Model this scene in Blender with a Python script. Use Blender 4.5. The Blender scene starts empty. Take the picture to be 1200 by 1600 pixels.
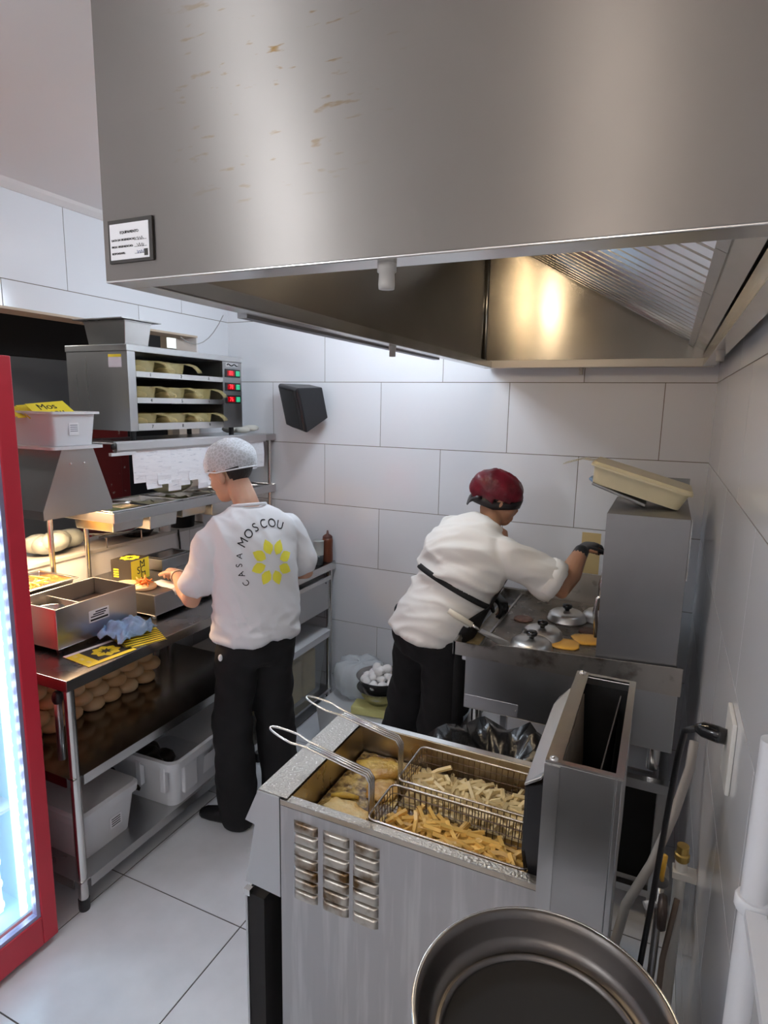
import bpy, bmesh, math, random
from mathutils import noise as MN
from mathutils import Vector, Matrix, Euler, Quaternion
from mathutils.bvhtree import BVHTree
random.seed(7)
S = bpy.context.scene
COL = S.collection
V = Vector
PI = math.pi

# ------------------------------------------------------------------ camera
CAM_H = 1.97
yaw, pitch, roll = .428392, .172733, .018755
_f = V((-math.sin(yaw)*math.cos(pitch), math.cos(yaw)*math.cos(pitch), -math.sin(pitch)))
_r = V((math.cos(yaw), math.sin(yaw), 0)); _u = _r.cross(_f)
_r2 = math.cos(roll)*_r + math.sin(roll)*_u
_u2 = -math.sin(roll)*_r + math.cos(roll)*_u
camd = bpy.data.cameras.new('camera'); cam = bpy.data.objects.new('camera', camd); COL.objects.link(cam)
m = Matrix(((_r2.x, _u2.x, -_f.x, 0), (_r2.y, _u2.y, -_f.y, 0), (_r2.z, _u2.z, -_f.z, CAM_H), (0, 0, 0, 1)))
cam.matrix_world = m
camd.sensor_width = 36; camd.sensor_fit = 'AUTO'; camd.lens = 958.06/1600*36
camd.clip_start = .02
S.camera = cam

# ------------------------------------------------------------------ world, exposure
w = bpy.data.worlds.new('world'); S.world = w; w.use_nodes = True
w.node_tree.nodes['Background'].inputs[0].default_value = (.75, .82, 1, 1)
w.node_tree.nodes['Background'].inputs[1].default_value = .12
S.view_settings.view_transform = 'Standard'; S.view_settings.look = 'None'
S.view_settings.exposure = 0.68; S.view_settings.gamma = 1.0
S.view_settings.use_curve_mapping = False

# ------------------------------------------------------------------ large lights (ceiling panels, see fixtures below)
def area_light(name, loc, size, power, color, sizey=None, rot=(0, 0, 0)):
    d = bpy.data.lights.new(name, 'AREA'); d.energy = power; d.color = color
    d.shape = 'RECTANGLE'; d.size = size; d.size_y = sizey or size
    o = bpy.data.objects.new(name, d); COL.objects.link(o); o.location = loc; o.rotation_euler = rot
    return o
CEIL = 2.90
PANELS = [((-1.38, 2.62), (.72, .85, 1.0), 56), ((-1.62, -.80), (.87, .93, 1.0), 66), ((-.30, -1.10), (1.0, .88, .78), 26)]
for (px, py), c, p in PANELS:      # globe lamps under the ceiling
    d = bpy.data.lights.new('ceiling_globe_light', 'POINT'); d.energy = p; d.color = c; d.shadow_soft_size = .11
    o = bpy.data.objects.new('ceiling_globe_light', d); COL.objects.link(o); o.location = (px, py, CEIL-.34)

# ------------------------------------------------------------------ materials
MATS = {}
def mat(name, color=(.8, .8, .8), rough=.5, metal=0, noise=0, nscale=8, bump=0, bscale=60, stretch=None, rnoise=0,
        color2=None, emit=None, estr=0, alpha=1, trans=0, aniso=0, spec=None, coat=0, objrand=0, thr=None, ior=None, sss=0):
    if name in MATS: return MATS[name]
    mt = bpy.data.materials.new(name); mt.use_nodes = True
    nt = mt.node_tree; N = nt.nodes; Lk = nt.links
    b = N['Principled BSDF']
    b.inputs['Base Color'].default_value = (*color, 1); b.inputs['Roughness'].default_value = rough
    b.inputs['Metallic'].default_value = metal
    if spec is not None: b.inputs['Specular IOR Level'].default_value = spec
    if coat: b.inputs['Coat Weight'].default_value = coat; b.inputs['Coat Roughness'].default_value = .08
    if alpha < 1: b.inputs['Alpha'].default_value = alpha
    if trans: b.inputs['Transmission Weight'].default_value = trans
    if ior: b.inputs['IOR'].default_value = ior
    if sss: b.inputs['Subsurface Weight'].default_value = sss; b.inputs['Subsurface Scale'].default_value = .01
    if emit: b.inputs['Emission Color'].default_value = (*emit, 1); b.inputs['Emission Strength'].default_value = estr
    if aniso:
        b.inputs['Anisotropic'].default_value = aniso
        t = N.new('ShaderNodeTangent'); t.direction_type = 'RADIAL'; t.axis = 'Z'
        Lk.new(t.outputs[0], b.inputs['Tangent'])
    tc = None
    def coords(sc):
        nonlocal tc
        if tc is None: tc = N.new('ShaderNodeTexCoord')
        mp = N.new('ShaderNodeMapping'); Lk.new(tc.outputs['Object'], mp.inputs[0])
        if stretch: mp.inputs['Scale'].default_value = stretch
        n = N.new('ShaderNodeTexNoise'); n.inputs['Scale'].default_value = sc; n.inputs['Detail'].default_value = 5
        Lk.new(mp.outputs[0], n.inputs['Vector'])
        return n
    col = None
    if noise or color2:
        n = coords(nscale); r = N.new('ShaderNodeValToRGB'); Lk.new(n.outputs['Fac'], r.inputs[0])
        lo, hi = thr or (.3, .7)
        r.color_ramp.elements[0].position = lo; r.color_ramp.elements[1].position = hi
        c2 = color2 or tuple(max(0, c*(1-noise)) for c in color)
        r.color_ramp.elements[0].color = (*color, 1); r.color_ramp.elements[1].color = (*c2, 1)
        col = r.outputs[0]
    if objrand:
        oi = N.new('ShaderNodeObjectInfo'); hs = N.new('ShaderNodeHueSaturation')
        mr = N.new('ShaderNodeMapRange'); mr.inputs['To Min'].default_value = 1-objrand; mr.inputs['To Max'].default_value = 1+objrand
        Lk.new(oi.outputs['Random'], mr.inputs['Value']); Lk.new(mr.outputs[0], hs.inputs['Value'])
        hs.inputs['Color'].default_value = (*color, 1)
        if col: Lk.new(col, hs.inputs['Color'])
        col = hs.outputs[0]
    if col: Lk.new(col, b.inputs['Base Color'])
    if rnoise:
        n = coords(nscale*1.7); mr = N.new('ShaderNodeMapRange'); Lk.new(n.outputs['Fac'], mr.inputs['Value'])
        mr.inputs['To Min'].default_value = max(0, rough-rnoise); mr.inputs['To Max'].default_value = min(1, rough+rnoise)
        Lk.new(mr.outputs[0], b.inputs['Roughness'])
    if bump:
        n = coords(bscale); bp = N.new('ShaderNodeBump'); bp.inputs['Strength'].default_value = bump; bp.inputs['Distance'].default_value = .01
        Lk.new(n.outputs['Fac'], bp.inputs['Height']); Lk.new(bp.outputs[0], b.inputs['Normal'])
    MATS[name] = mt
    return mt

TILE = mat('wall_tile', (.80, .81, .84), .14, objrand=.02, bump=.02, bscale=3)
FTILE = mat('floor_tile', (.80, .82, .86), .22, noise=.08, nscale=5, objrand=.03, rnoise=.08, bump=.02, bscale=9)
GROUT = mat('grout', (.22, .19, .15), .9, noise=.3, nscale=30)
FGROUT = mat('floor_grout', (.10, .095, .09), .9, noise=.3, nscale=30)
PLASTER = mat('ceiling_paint', (.78, .74, .72), .9)
STEEL = mat('brushed_steel', (.56, .56, .56), .30, 1, noise=.12, nscale=3, rnoise=.07, bump=.02, bscale=90, stretch=(1, 1, .06))
STEELB = mat('bright_steel', (.70, .69, .67), .22, 1, noise=.1, nscale=6, rnoise=.06)
STEELD = mat('dull_steel', (.42, .42, .42), .38, 1, noise=.3, nscale=4, rnoise=.1, bump=.03, bscale=30)
STEELDARK = mat('dark_shiny_steel', (.30, .29, .28), .16, 1, noise=.2, nscale=4, rnoise=.06)
HOODS = mat('hood_steel', (.325, .30, .28), .42, 1, noise=.10, nscale=2.2, rnoise=.05, aniso=.95, bump=.012, bscale=2)
HOODS.node_tree.nodes['Principled BSDF'].inputs['Anisotropic Rotation'].default_value = .25
HOODIN = mat('hood_inner_steel', (.44, .40, .34), .24, 1, noise=.14, nscale=3, rnoise=.05, bump=.03, bscale=3, aniso=.8)
HOODIN.node_tree.nodes['Principled BSDF'].inputs['Anisotropic Rotation'].default_value = .25
GREASY = mat('greasy_steel', (.50, .47, .43), .33, 1, color2=(.10, .06, .03), nscale=14, thr=(.56, .82), rnoise=.12, bump=.05, bscale=20)
FRYST = mat('fryer_side_steel', (.43, .42, .42), .40, 1, color2=(.52, .515, .51), nscale=9, thr=(.48, .66), rnoise=.10, stretch=(4, 4, .3), bump=.02, bscale=12)
LOUV = mat('louvre_steel', (.48, .45, .40), .34, 1, color2=(.13, .075, .03), nscale=16, thr=(.46, .66), rnoise=.1)
DRIP = mat('speckled_steel', (.42, .40, .37), .33, 1, color2=(.75, .74, .72), nscale=150, thr=(.6, .68), rnoise=.1, bump=.4, bscale=150)
GRIDDLE = mat('seasoned_griddle', (.10, .085, .07), .30, .7, color2=(.22, .18, .14), nscale=9, rnoise=.15, bump=.05, bscale=20)
GREASE = mat('grease_pool', (.30, .22, .10), .12, 0, color2=(.45, .36, .20), nscale=30, coat=.5)
ALU = mat('aluminium_lid', (.78, .77, .75), .36, 1, noise=.25, nscale=10, rnoise=.08)
WIRE = mat('chromed_wire', (.62, .58, .54), .25, 1, noise=.3, nscale=60)
WIREG = mat('greasy_wire', (.20, .14, .10), .35, .9, noise=.4, nscale=80)
PANDARK = mat('dark_pan_metal', (.17, .155, .145), .36, 1, noise=.12, nscale=3, rnoise=.05)
PANIN = mat('pan_bottom_black', (.012, .010, .009), .6, 0, noise=.3, nscale=5)
BLACK = mat('black_plastic', (.012, .012, .014), .38)
BLACKG = mat('black_gloss', (.01, .01, .011), .12, coat=.3)
BLACKM = mat('black_matt', (.012, .011, .011), .8)
CHAR = mat('charred_black', (.02, .017, .015), .55, noise=.4, nscale=20)
WPLAS = mat('white_plastic', (.74, .75, .78), .4, noise=.04, nscale=6)
WPLAST = mat('white_translucent_plastic', (.80, .81, .84), .35, alpha=.86)
CLEARP = mat('clear_plastic', (.80, .84, .88), .15, alpha=.20)
BAGP = mat('thin_plastic_bag', (.82, .88, .92), .22, alpha=.55, bump=.5, bscale=18)
BAGB = mat('black_bin_bag', (.008, .008, .009), .24, bump=.7, bscale=14)
AMBER = mat('amber_clear_plastic', (.56, .46, .20), .08, alpha=.38, coat=1.0)
AMBERT = mat('yellowed_plastic', (.82, .74, .50), .28, alpha=.93, noise=.1, nscale=8)
RED = mat('red_fridge_paint', (.62, .030, .055), .35, noise=.1, nscale=4)
REDOLD = mat('worn_red_paint', (.22, .012, .014), .5, color2=(.55, .5, .45), nscale=14, thr=(.66, .72))
YELLOW = mat('yellow_print', (.90, .72, .03), .5)
YELLOWP = mat('yellow_card', (.92, .74, .04), .55)
BLACKC = mat('black_card', (.03, .025, .02), .55)
PAPER = mat('white_paper', (.85, .85, .88), .7)
INK = mat('black_ink', (.01, .01, .012), .6)
GREYINK = mat('grey_ink', (.22, .23, .27), .7)
BLUEINK = mat('blue_ink', (.05, .10, .35), .6)
SKIN = mat('skin_light', (.62, .36, .25), .5, noise=.12, nscale=12, sss=.15)
SKIN2 = mat('skin_warm', (.50, .26, .155), .48, noise=.12, nscale=12, sss=.15)
HAIR = mat('black_hair', (.012, .009, .008), .5, bump=.5, bscale=120, stretch=(1, 1, .2))
TSHIRT = mat('white_tshirt', (.80, .81, .84), .85, bump=.05, bscale=300)
COAT = mat('white_chef_coat', (.82, .80, .76), .85, bump=.05, bscale=300)
TROUSER = mat('black_trousers', (.008, .008, .009), .9, bump=.1, bscale=12)
APRON = mat('black_apron', (.012, .012, .013), .8)
SHOE = mat('black_shoe', (.010, .010, .011), .45)
SATIN = mat('dark_red_satin', (.20, .006, .022), .42, color2=(.05, .003, .008), nscale=13, bump=.8, bscale=16)
CREAM = mat('cream_plastic', (.80, .74, .60), .45)
WOOD = mat('pale_wood', (.62, .47, .30), .6, noise=.25, nscale=8, stretch=(1, 1, 6))
EGG = mat('egg_shell', (.88, .86, .85), .5)
BUN = mat('bun_crust', (.72, .42, .18), .55, color2=(.82, .62, .38), nscale=7, bump=.05, bscale=40)
FRYPALE = mat('pale_fry', (.85, .68, .36), .4, objrand=.12, noise=.12, nscale=20)
FRYGOLD = mat('golden_fry', (.84, .52, .13), .4, objrand=.15, noise=.2, nscale=25)
BATTER = mat('golden_batter', (.80, .55, .09), .28, color2=(.40, .18, .03), nscale=14, bump=.6, bscale=60)
OIL = mat('hot_oil', (.30, .16, .025), .08, color2=(.09, .045, .01), nscale=14, bump=.35, bscale=70, coat=.6)
FOAM = mat('frying_foam', (.60, .40, .10), .15, color2=(.14, .075, .015), thr=(.40, .56), nscale=26, bump=.7, bscale=140, coat=.6)
CHEESE = mat('melted_cheese', (.92, .50, .08), .32)
CARROT = mat('orange_shreds', (.85, .25, .05), .5)
BLUECLOTH = mat('blue_cloth', (.36, .56, .86), .9, noise=.25, nscale=40, bump=.4, bscale=40)
BEIGE = mat('beige_paint', (.58, .47, .36), .8)
GREYW = mat('grey_room_paint', (.28, .29, .30), .8)
DARKW = mat('dark_room_paint', (.05, .05, .055), .8)
BRASS = mat('brass', (.55, .38, .12), .3, 1)
VALVEY = mat('yellow_valve_handle', (.75, .42, .04), .4)
PVC = mat('white_pvc', (.80, .78, .74), .4)
HOSEG = mat('grey_hose', (.42, .40, .38), .5)
SAUCE = mat('brown_sauce', (.16, .045, .02), .3)
DARKGREEN = mat('dark_green', (.01, .03, .02), .6)
LEDC = mat('cool_led', (.8, .9, 1), .4, emit=(.62, .85, 1), estr=8)
FRIN = mat('fridge_glow_liner', (.40, .62, .72), .5, emit=(.42, .74, .98), estr=.28)  # liner glows by itself, standing in for the LED light on it
GLASS = mat('fridge_glass', (.9, .95, 1), .04, alpha=.16)
REDLED = mat('red_display', (.5, .01, .01), .4, emit=(1, .02, .03), estr=2.2)
GREENLED = mat('green_switch', (.03, .35, .18), .35, emit=(.05, .7, .35), estr=.25)
LAMPM = mat('lamp_diffuser', (1, 1, 1), .4, emit=(1, .97, .92), estr=6)
LAMPW = mat('warm_lamp_glass', (1, .9, .7), .4, emit=(1, .80, .52), estr=7)
HEATB = mat('heat_bulb', (1, .7, .4), .4, emit=(1, .62, .30), estr=30)

# ------------------------------------------------------------------ mesh helpers
class MB:
    def __init__(s): s.bm = bmesh.new()
    def _add(s, verts, faces, M=None):
        vs = [s.bm.verts.new(M @ V(v) if M else V(v)) for v in verts]
        for f in faces:
            try: s.bm.faces.new([vs[i] for i in f])
            except ValueError: pass
        return vs
    def box(s, a, b, M=None):
        x0, y0, z0 = a; x1, y1, z1 = b
        s._add([(x0,y0,z0),(x1,y0,z0),(x1,y1,z0),(x0,y1,z0),(x0,y0,z1),(x1,y0,z1),(x1,y1,z1),(x0,y1,z1)],
               [(0,3,2,1),(4,5,6,7),(0,1,5,4),(1,2,6,5),(2,3,7,6),(3,0,4,7)], M); return s
    def hexa(s, p, M=None):   # 4 bottom, 4 top
        s._add(p, [(0,3,2,1),(4,5,6,7),(0,1,5,4),(1,2,6,5),(2,3,7,6),(3,0,4,7)], M); return s
    def rings(s, rings, cap=True, closed=False, M=None):
        n = len(rings[0]); base = []
        for r in rings: base.append([s.bm.verts.new(M @ V(p) if M else V(p)) for p in r])
        k = len(rings)
        for i in range(k if closed else k-1):
            A, B = base[i], base[(i+1) % k]
            for j in range(n): s.bm.faces.new((A[j], A[(j+1) % n], B[(j+1) % n], B[j]))
        if cap and not closed:
            s.bm.faces.new(list(reversed(base[0]))); s.bm.faces.new(base[-1])
        return s
    def cyl(s, p0, p1, r0, r1=None, n=16, cap=True):
        return s.tube([p0, p1], [r0, r0 if r1 is None else r1], n, cap)
    def tube(s, pts, r, n=8, cap=True, closed=False):
        pts = [V(p) for p in pts]; k = len(pts)
        rr = r if isinstance(r, (list, tuple)) else [r]*k
        rings = []; prev = None
        for i in range(k):
            if closed: t = (pts[(i+1) % k]-pts[i-1])
            else: t = pts[min(i+1, k-1)]-pts[max(i-1, 0)]
            t.normalize()
            if prev is None:
                a = V((0, 0, 1)) if abs(t.z) < .9 else V((1, 0, 0))
                u = t.cross(a).normalized()
            else:
                u = prev-t*prev.dot(t)
                if u.length < 1e-6: u = t.orthogonal()
                u.normalize()
            prev = u; v = t.cross(u)
            rings.append([pts[i]+(u*math.cos(2*PI*j/n)+v*math.sin(2*PI*j/n))*rr[i] for j in range(n)])
        return s.rings(rings, cap, closed)
    def lathe(s, prof, n=32, c=(0, 0, 0), M=None, cap=False):
        rings = [[(c[0]+r*math.cos(2*PI*j/n), c[1]+r*math.sin(2*PI*j/n), c[2]+z) for j in range(n)] for r, z in prof]
        return s.rings(rings, cap, M=M)
    def ell(s, c, r, n=16, k=10, M=None):
        rings = []
        for i in range(1, k):
            a = PI*i/k-PI/2
            rings.append([(c[0]+r[0]*math.cos(a)*math.cos(2*PI*j/n), c[1]+r[1]*math.cos(a)*math.sin(2*PI*j/n), c[2]+r[2]*math.sin(a)) for j in range(n)])
        return s.rings(rings, True, M=M)
    def prism(s, poly, d0, d1, axis='y', M=None):   # poly in the two other axes
        def P(a, b, d): return {'x': (d, a, b), 'y': (a, d, b), 'z': (a, b, d)}[axis]
        return s.rings([[P(a, b, d0) for a, b in poly], [P(a, b, d1) for a, b in poly]], True, M=M)
    def mesh(s, name):
        bmesh.ops.recalc_face_normals(s.bm, faces=s.bm.faces)
        me = bpy.data.meshes.new(name); s.bm.to_mesh(me); s.bm.free(); return me
    def build(s, name, m, parent=None, smooth=False, bevel=0, label=None, kind=None):
        me = s.mesh(name); me.materials.append(m)
        return link(name, me, parent, smooth, bevel, label, kind)
def link(name, me, parent=None, smooth=False, bevel=0, label=None, kind=None):
    o = bpy.data.objects.new(name, me); COL.objects.link(o)
    if parent: o.parent = parent
    if smooth:
        me.polygons.foreach_set('use_smooth', [True]*len(me.polygons))
        if smooth == 'auto': 
            try: me.set_sharp_from_angle(angle=math.radians(38))
            except Exception: pass
    if bevel:
        b = o.modifiers.new('bevel', 'BEVEL'); b.width = bevel; b.segments = 2; b.limit_method = 'ANGLE'; b.angle_limit = math.radians(40)
    if label: o['label'] = label
    if kind: o['kind'] = kind
    return o
def tag(o, label, cat, group=None, kind=None):
    o['label'] = label; o['category'] = cat
    if group: o['group'] = group
    if kind: o['kind'] = kind
    return o
def thing(name, label, cat, loc=(0, 0, 0), rotz=0, group=None, rot=None):
    o = bpy.data.objects.new(name, None); COL.objects.link(o); o.empty_display_size = .05
    o.location = loc; o.rotation_euler = rot or (0, 0, rotz)
    return tag(o, label, cat, group)
def struct(o): o['kind'] = 'structure'; return o
def bx(name, a, b, m, parent=None, bevel=0, label=None):
    return MB().box(a, b).build(name, m, parent, False, bevel, label)
def T(x, y, z): return Matrix.Translation((x, y, z))
def Rz(a): return Matrix.Rotation(a, 4, 'Z')
def Rx(a): return Matrix.Rotation(a, 4, 'X')
def Ry(a): return Matrix.Rotation(a, 4, 'Y')
def dup(root, label=None, group=None):
    r = root.copy(); COL.objects.link(r)
    if label: r['label'] = label
    if group: r['group'] = group
    for ch in root.children:
        c = ch.copy(); COL.objects.link(c); c.parent = r
        for g in ch.children:
            d = g.copy(); COL.objects.link(d); d.parent = c
    return r
def rect_tub(name, x0, x1, y0, y1, z0, z1, m, parent=None, t=.003, taper=.9, rim=.012, bevel=.004):
    """open tub with tapering walls and an out-turned rim"""
    cx, cy = (x0+x1)/2, (y0+y1)/2; hx, hy = (x1-x0)/2, (y1-y0)/2
    def R(sx, sy, z): return [(cx-sx, cy-sy, z), (cx+sx, cy-sy, z), (cx+sx, cy+sy, z), (cx-sx, cy+sy, z)]
    b = MB()
    b.rings([R(hx*taper, hy*taper, z0), R(hx, hy, z1-.006), R(hx+rim, hy+rim, z1-.006), R(hx+rim, hy+rim, z1), R(hx-t, hy-t, z1), R(hx*taper-t, hy*taper-t, z0+t)], True)
    return b.build(name, m, parent, False, bevel)
def text_obj(name, body, size, m, M, parent=None, extrude=.0004, align='CENTER'):
    c = bpy.data.curves.new(name, 'FONT'); c.body = body; c.size = size; c.extrude = extrude; c.align_x = align; c.align_y = 'CENTER'
    t = bpy.data.objects.new(name+'_tmp', c); COL.objects.link(t)
    bpy.context.view_layer.update()
    me = bpy.data.meshes.new_from_object(t.evaluated_get(bpy.context.evaluated_depsgraph_get()))
    bpy.data.objects.remove(t); bpy.data.curves.remove(c)
    me.transform(M); me.materials.clear(); me.materials.append(m); me.name = name
    return link(name, me, parent)

# ================================================================== SETTING
XL, XR, YB, YN = -2.72, .196, 3.40, -1.50
RZ0, RH, TL = 2.104, .385, .777
unit = MB().box((0, 0, 0), (1, 1, 1)).mesh('tile'); unit.materials.append(TILE)
unitf = MB().box((0, 0, 0), (1, 1, 1)).mesh('tile'); unitf.materials.append(FTILE)
G = .0036
def tile(parent, a, b, me=unit):
    if min(b[i]-a[i] for i in range(3)) <= .0005: return
    o = bpy.data.objects.new('tile', me); COL.objects.link(o); o.parent = parent
    o.location = a; o.scale = [b[i]-a[i] for i in range(3)]
def rows(zmax=CEIL):
    k = -6; out = []
    while True:
        z0 = RZ0+RH*k; z1 = z0+RH
        if z0 >= zmax: break
        out.append((max(z0, 0)+G/2, min(z1, zmax)-G/2, k)); k += 1
    return out
def spans(j0, step, lo, hi):
    k = math.floor((lo-j0)/step); out = []
    while j0+k*step < hi:
        a, b = max(lo, j0+k*step), min(hi, j0+(k+1)*step)
        if b-a > .01: out.append((a+G/2, b-G/2))
        k += 1
    return out
def sub_rect(u0, u1, z0, z1, hole):
    """the tile rectangle minus an opening"""
    hu0, hu1, hz0, hz1 = hole
    if u1 <= hu0 or u0 >= hu1 or z1 <= hz0 or z0 >= hz1: return [(u0, u1, z0, z1)]
    out = []
    if z0 < hz0: out.append((u0, u1, z0, hz0))
    if z1 > hz1: out.append((u0, u1, hz1, z1))
    a, b = max(z0, hz0), min(z1, hz1)
    if u0 < hu0: out.append((u0, hu0, a, b))
    if u1 > hu1: out.append((hu1, u1, a, b))
    return out
wall_back = struct(bx('wall_back', (XL-.15, YB, 0), (XR+.1, YB+.1, CEIL), GROUT))
for z0, z1, k in rows():
    j0 = -1.586+(TL/2 if k % 2 == 0 else 0)
    for a, b in spans(j0, TL, XL, XR): tile(wall_back, (a, YB-.002, z0), (b, YB+.01, z1))
wall_right = struct(bx('wall_right', (XR, YN, 0), (XR+.1, YB, CEIL), GROUT))
for z0, z1, k in rows():
    for a, b in spans(2.75 if k % 2 else 3.1, TL, YN, YB): tile(wall_right, (XR-.002, a, z0), (XR+.01, b, z1))
OY0, OY1, OZ0, OZ1 = .3, 3.10, 1.165, 2.372
bl = MB()
bl.box((XL-.15, YN, 0), (XL, YB, OZ0)); bl.box((XL-.15, YN, OZ1), (XL, YB, CEIL)); bl.box((XL-.15, OY1, OZ0), (XL, YB, OZ1)); bl.box((XL-.15, YN, OZ0), (XL, OY0, OZ1))
wall_left = struct(bl.build('wall_left', GROUT))
for z0, z1, k in rows():
    for a, b in spans(2.194 if k % 2 else 2.636, TL, YN, YB):
        for u0, u1, q0, q1 in sub_rect(a, b, z0, z1, (OY0, OY1, OZ0, OZ1)): tile(wall_left, (XL-.01, u0, q0), (XL+.002, u1, q1))
wall_front = struct(bx('wall_front', (XL-.15, YN-.1, 0), (XR+.1, YN, CEIL), mat('rear_wall_paint', (.62, .60, .58), .7)))
G = .0052
floor = struct(bx('floor', (XL-.15, YN, -.1), (XR+.1, YB, -.002), FGROUT))
for xa, xb in spans(-1.92, .606, XL, XR):
    for ya, yb in spans(1.63, .606, YN, YB): tile(floor, (xa, ya, -.01), (xb, yb, 0), unitf)
ceiling = struct(bx('ceiling', (XL-.15, YN, CEIL), (XR+.1, YB, CEIL+.1), PLASTER))
struct(MB().prism([(XL, CEIL), (XL+.06, CEIL), (XL+.045, CEIL-.012), (XL+.012, CEIL-.03), (XL, CEIL-.03)], YN, YB, 'y').build('trim_1', PLASTER, None, False))
# opening lining (soffit, jamb, ledge)
struct(bx('trim_2', (XL-.16, OY0, OZ1-.012), (XL+.004, OY1, OZ1-.0005), BEIGE))
struct(bx('trim_3', (XL-.16, OY1-.012, OZ0+.03), (XL+.004, OY1-.0005, OZ1-.013), PLASTER))
ledge = struct(bx('trim_4', (XL-.26, OY0, OZ0+.0005), (XL+.012, OY1-.0005, OZ0+.022), mat('ledge_stone', (.55, .54, .53), .3, noise=.15, nscale=9), bevel=.003))
# room beyond the serving hatch
struct(bx('wall_beyond', (-5.2, -.2, 0), (-5.1, 6.0, CEIL), GREYW))
struct(bx('wall_beyond_end', (-5.1, 5.9, 0), (XL-.15, 6.0, CEIL), GREYW))
struct(bx('floor_beyond', (-5.1, -.2, -.1), (XL-.15, 5.9, -.002), GREYW))
struct(bx('ceiling_beyond', (-5.1, -.2, CEIL), (XL-.15, 5.9, CEIL+.1), GREYW))
struct(bx('wall_beyond_near', (-5.2, -.3, 0), (XL-.15, -.2, CEIL), GREYW))
# globe lamps
NAMES = ['white globe ceiling lamp over the prep counter', 'white globe ceiling lamp over the aisle behind the camera', 'white globe ceiling lamp at the rear right of the kitchen']
for ((px, py), c, p), lb in zip(PANELS, NAMES):
    t = thing('ceiling_lamp', lb, 'lamp', (px, py, CEIL), group='globe ceiling lamps')
    MB().lathe([(.0005, -.0005), (.06, -.0005), (.06, -.02), (.012, -.03), (.012, -.24), (.03, -.25), (.0005, -.251)], 20).build('lamp_base', WPLAS, t, True)
    MB().ell((0, 0, -.34), (.095, .095, .095), 20, 14).build('globe', LAMPM, t, True)
d = bpy.data.lights.new('added_beyond_light', 'POINT'); d.energy = 70; d.color = (1, .95, .9); d.shadow_soft_size = .1  # unseen lamp added so the grey wall beyond the hatch shows
o = bpy.data.objects.new('added_beyond_light', d); COL.objects.link(o); o.location = (-3.9, 1.6, CEIL-.17)
t = thing('added_beyond_lamp', 'unseen round lamp added to brighten the room beyond the hatch', 'lamp', (-3.9, 1.6, CEIL))
MB().lathe([(.0005, -.0005), (.05, -.0005), (.05, -.02), (.02, -.03), (.02, -.075), (.0005, -.076)], 20).build('lamp_base', WPLAS, t, True)
MB().ell((0, 0, -.17), (.085, .085, .085), 20, 14).build('globe', LAMPM, t, True)

# ================================================================== RANGE HOOD
HX0, HX1, HY0, HY1, HZ = -.94, .17, .84, 3.36, 2.18
hood = thing('range_hood', 'large stainless steel extraction hood hanging over fryer and griddle', 'range hood', (HX0, HY0, HZ))
hood.location = (0, 0, 0)
bx('front_panel', (HX0, HY0, HZ), (HX1, HY0+.004, CEIL-.002), HOODS, hood)
bx('side_panel', (HX0, HY0+.004, HZ), (HX0+.004, HY1, CEIL-.002), HOODIN, hood)
bx('back_panel', (HX0+.004, HY1-.06, HZ), (HX1, HY1-.056, 2.80), HOODIN, hood)
bx('top_panel', (HX0+.004, HY0+.004, 2.80), (HX1, HY1, 2.806), HOODIN, hood)
# rim: flanges turned inwards with a small up-stand
def flange(a, b): bx('rim', a, b, STEELB, hood, bevel=.0015)
flange((HX0, HY0-.001, HZ-.004), (HX1, HY0+.055, HZ))
flange((HX0-.001, HY0+.055, HZ-.004), (HX0+.05, HY1-.05, HZ))
bx('rim', (HX0, HY1-.0605, HZ-.004), (HX1, HY1, HZ+.035), mat('dull_rim_steel', (.66, .62, .55), .5, 1), hood, bevel=.0015)
flange((HX1-.05, HY0+.055, HZ-.004), (HX1+.0, HY1-.06, HZ+.02))
bx('gutter_lip', (HX0+.048, HY0+.055, HZ), (HX0+.052, HY1-.062, HZ+.03), STEELB, hood)
bx('gutter_lip', (HX0+.055, HY0+.052, HZ), (HX1-.055, HY0+.056, HZ+.02), STEELB, hood)
MB().cyl((HX0+.012, HY1-.068, HZ+.03), (HX0+.012, HY1-.068, 2.79), .006, n=8).build('corner_seam', STEELB, hood, True)
# filter bank: sloping from low at the right wall to high at the left
FX0, FZ0, FX1, FZ1 = .118, 2.245, -.79, 2.765
sl = V((FX1-FX0, 0, FZ1-FZ0)); sL = sl.length; sl.normalize(); nrm = V((sl.z, 0, -sl.x)); nrm = -nrm if nrm.z > 0 else nrm
Mf = Matrix(((sl.x, 0, nrm.x, FX0), (sl.y, 1, nrm.y, 0), (sl.z, 0, nrm.z, FZ0), (0, 0, 0, 1)))   # u along slope, v = y, w = down-facing normal
def fbox(name, u0, u1, v0, v1, w0, w1, m, parent):
    return MB().box((u0, v0, w0), (u1, v1, w1), Mf).build(name, m, parent)
fbox('filter_ledge', 0, .055, HY0+.06, HY1-.062, -.012, -.002, STEELB, hood)
fbox('filter_top_rail', sL-.01, sL+.03, HY0+.06, HY1-.062, -.012, .0, STEEL, hood)
bx('filter_gutter', (FX0+.004, HY0+.06, 2.20), (HX1, HY1-.062, 2.236), STEELB, hood, label='flat gutter along the wall')
NF = 5; FW = (HY1-.07-HY0-.07)/NF
slat_me = None
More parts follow.
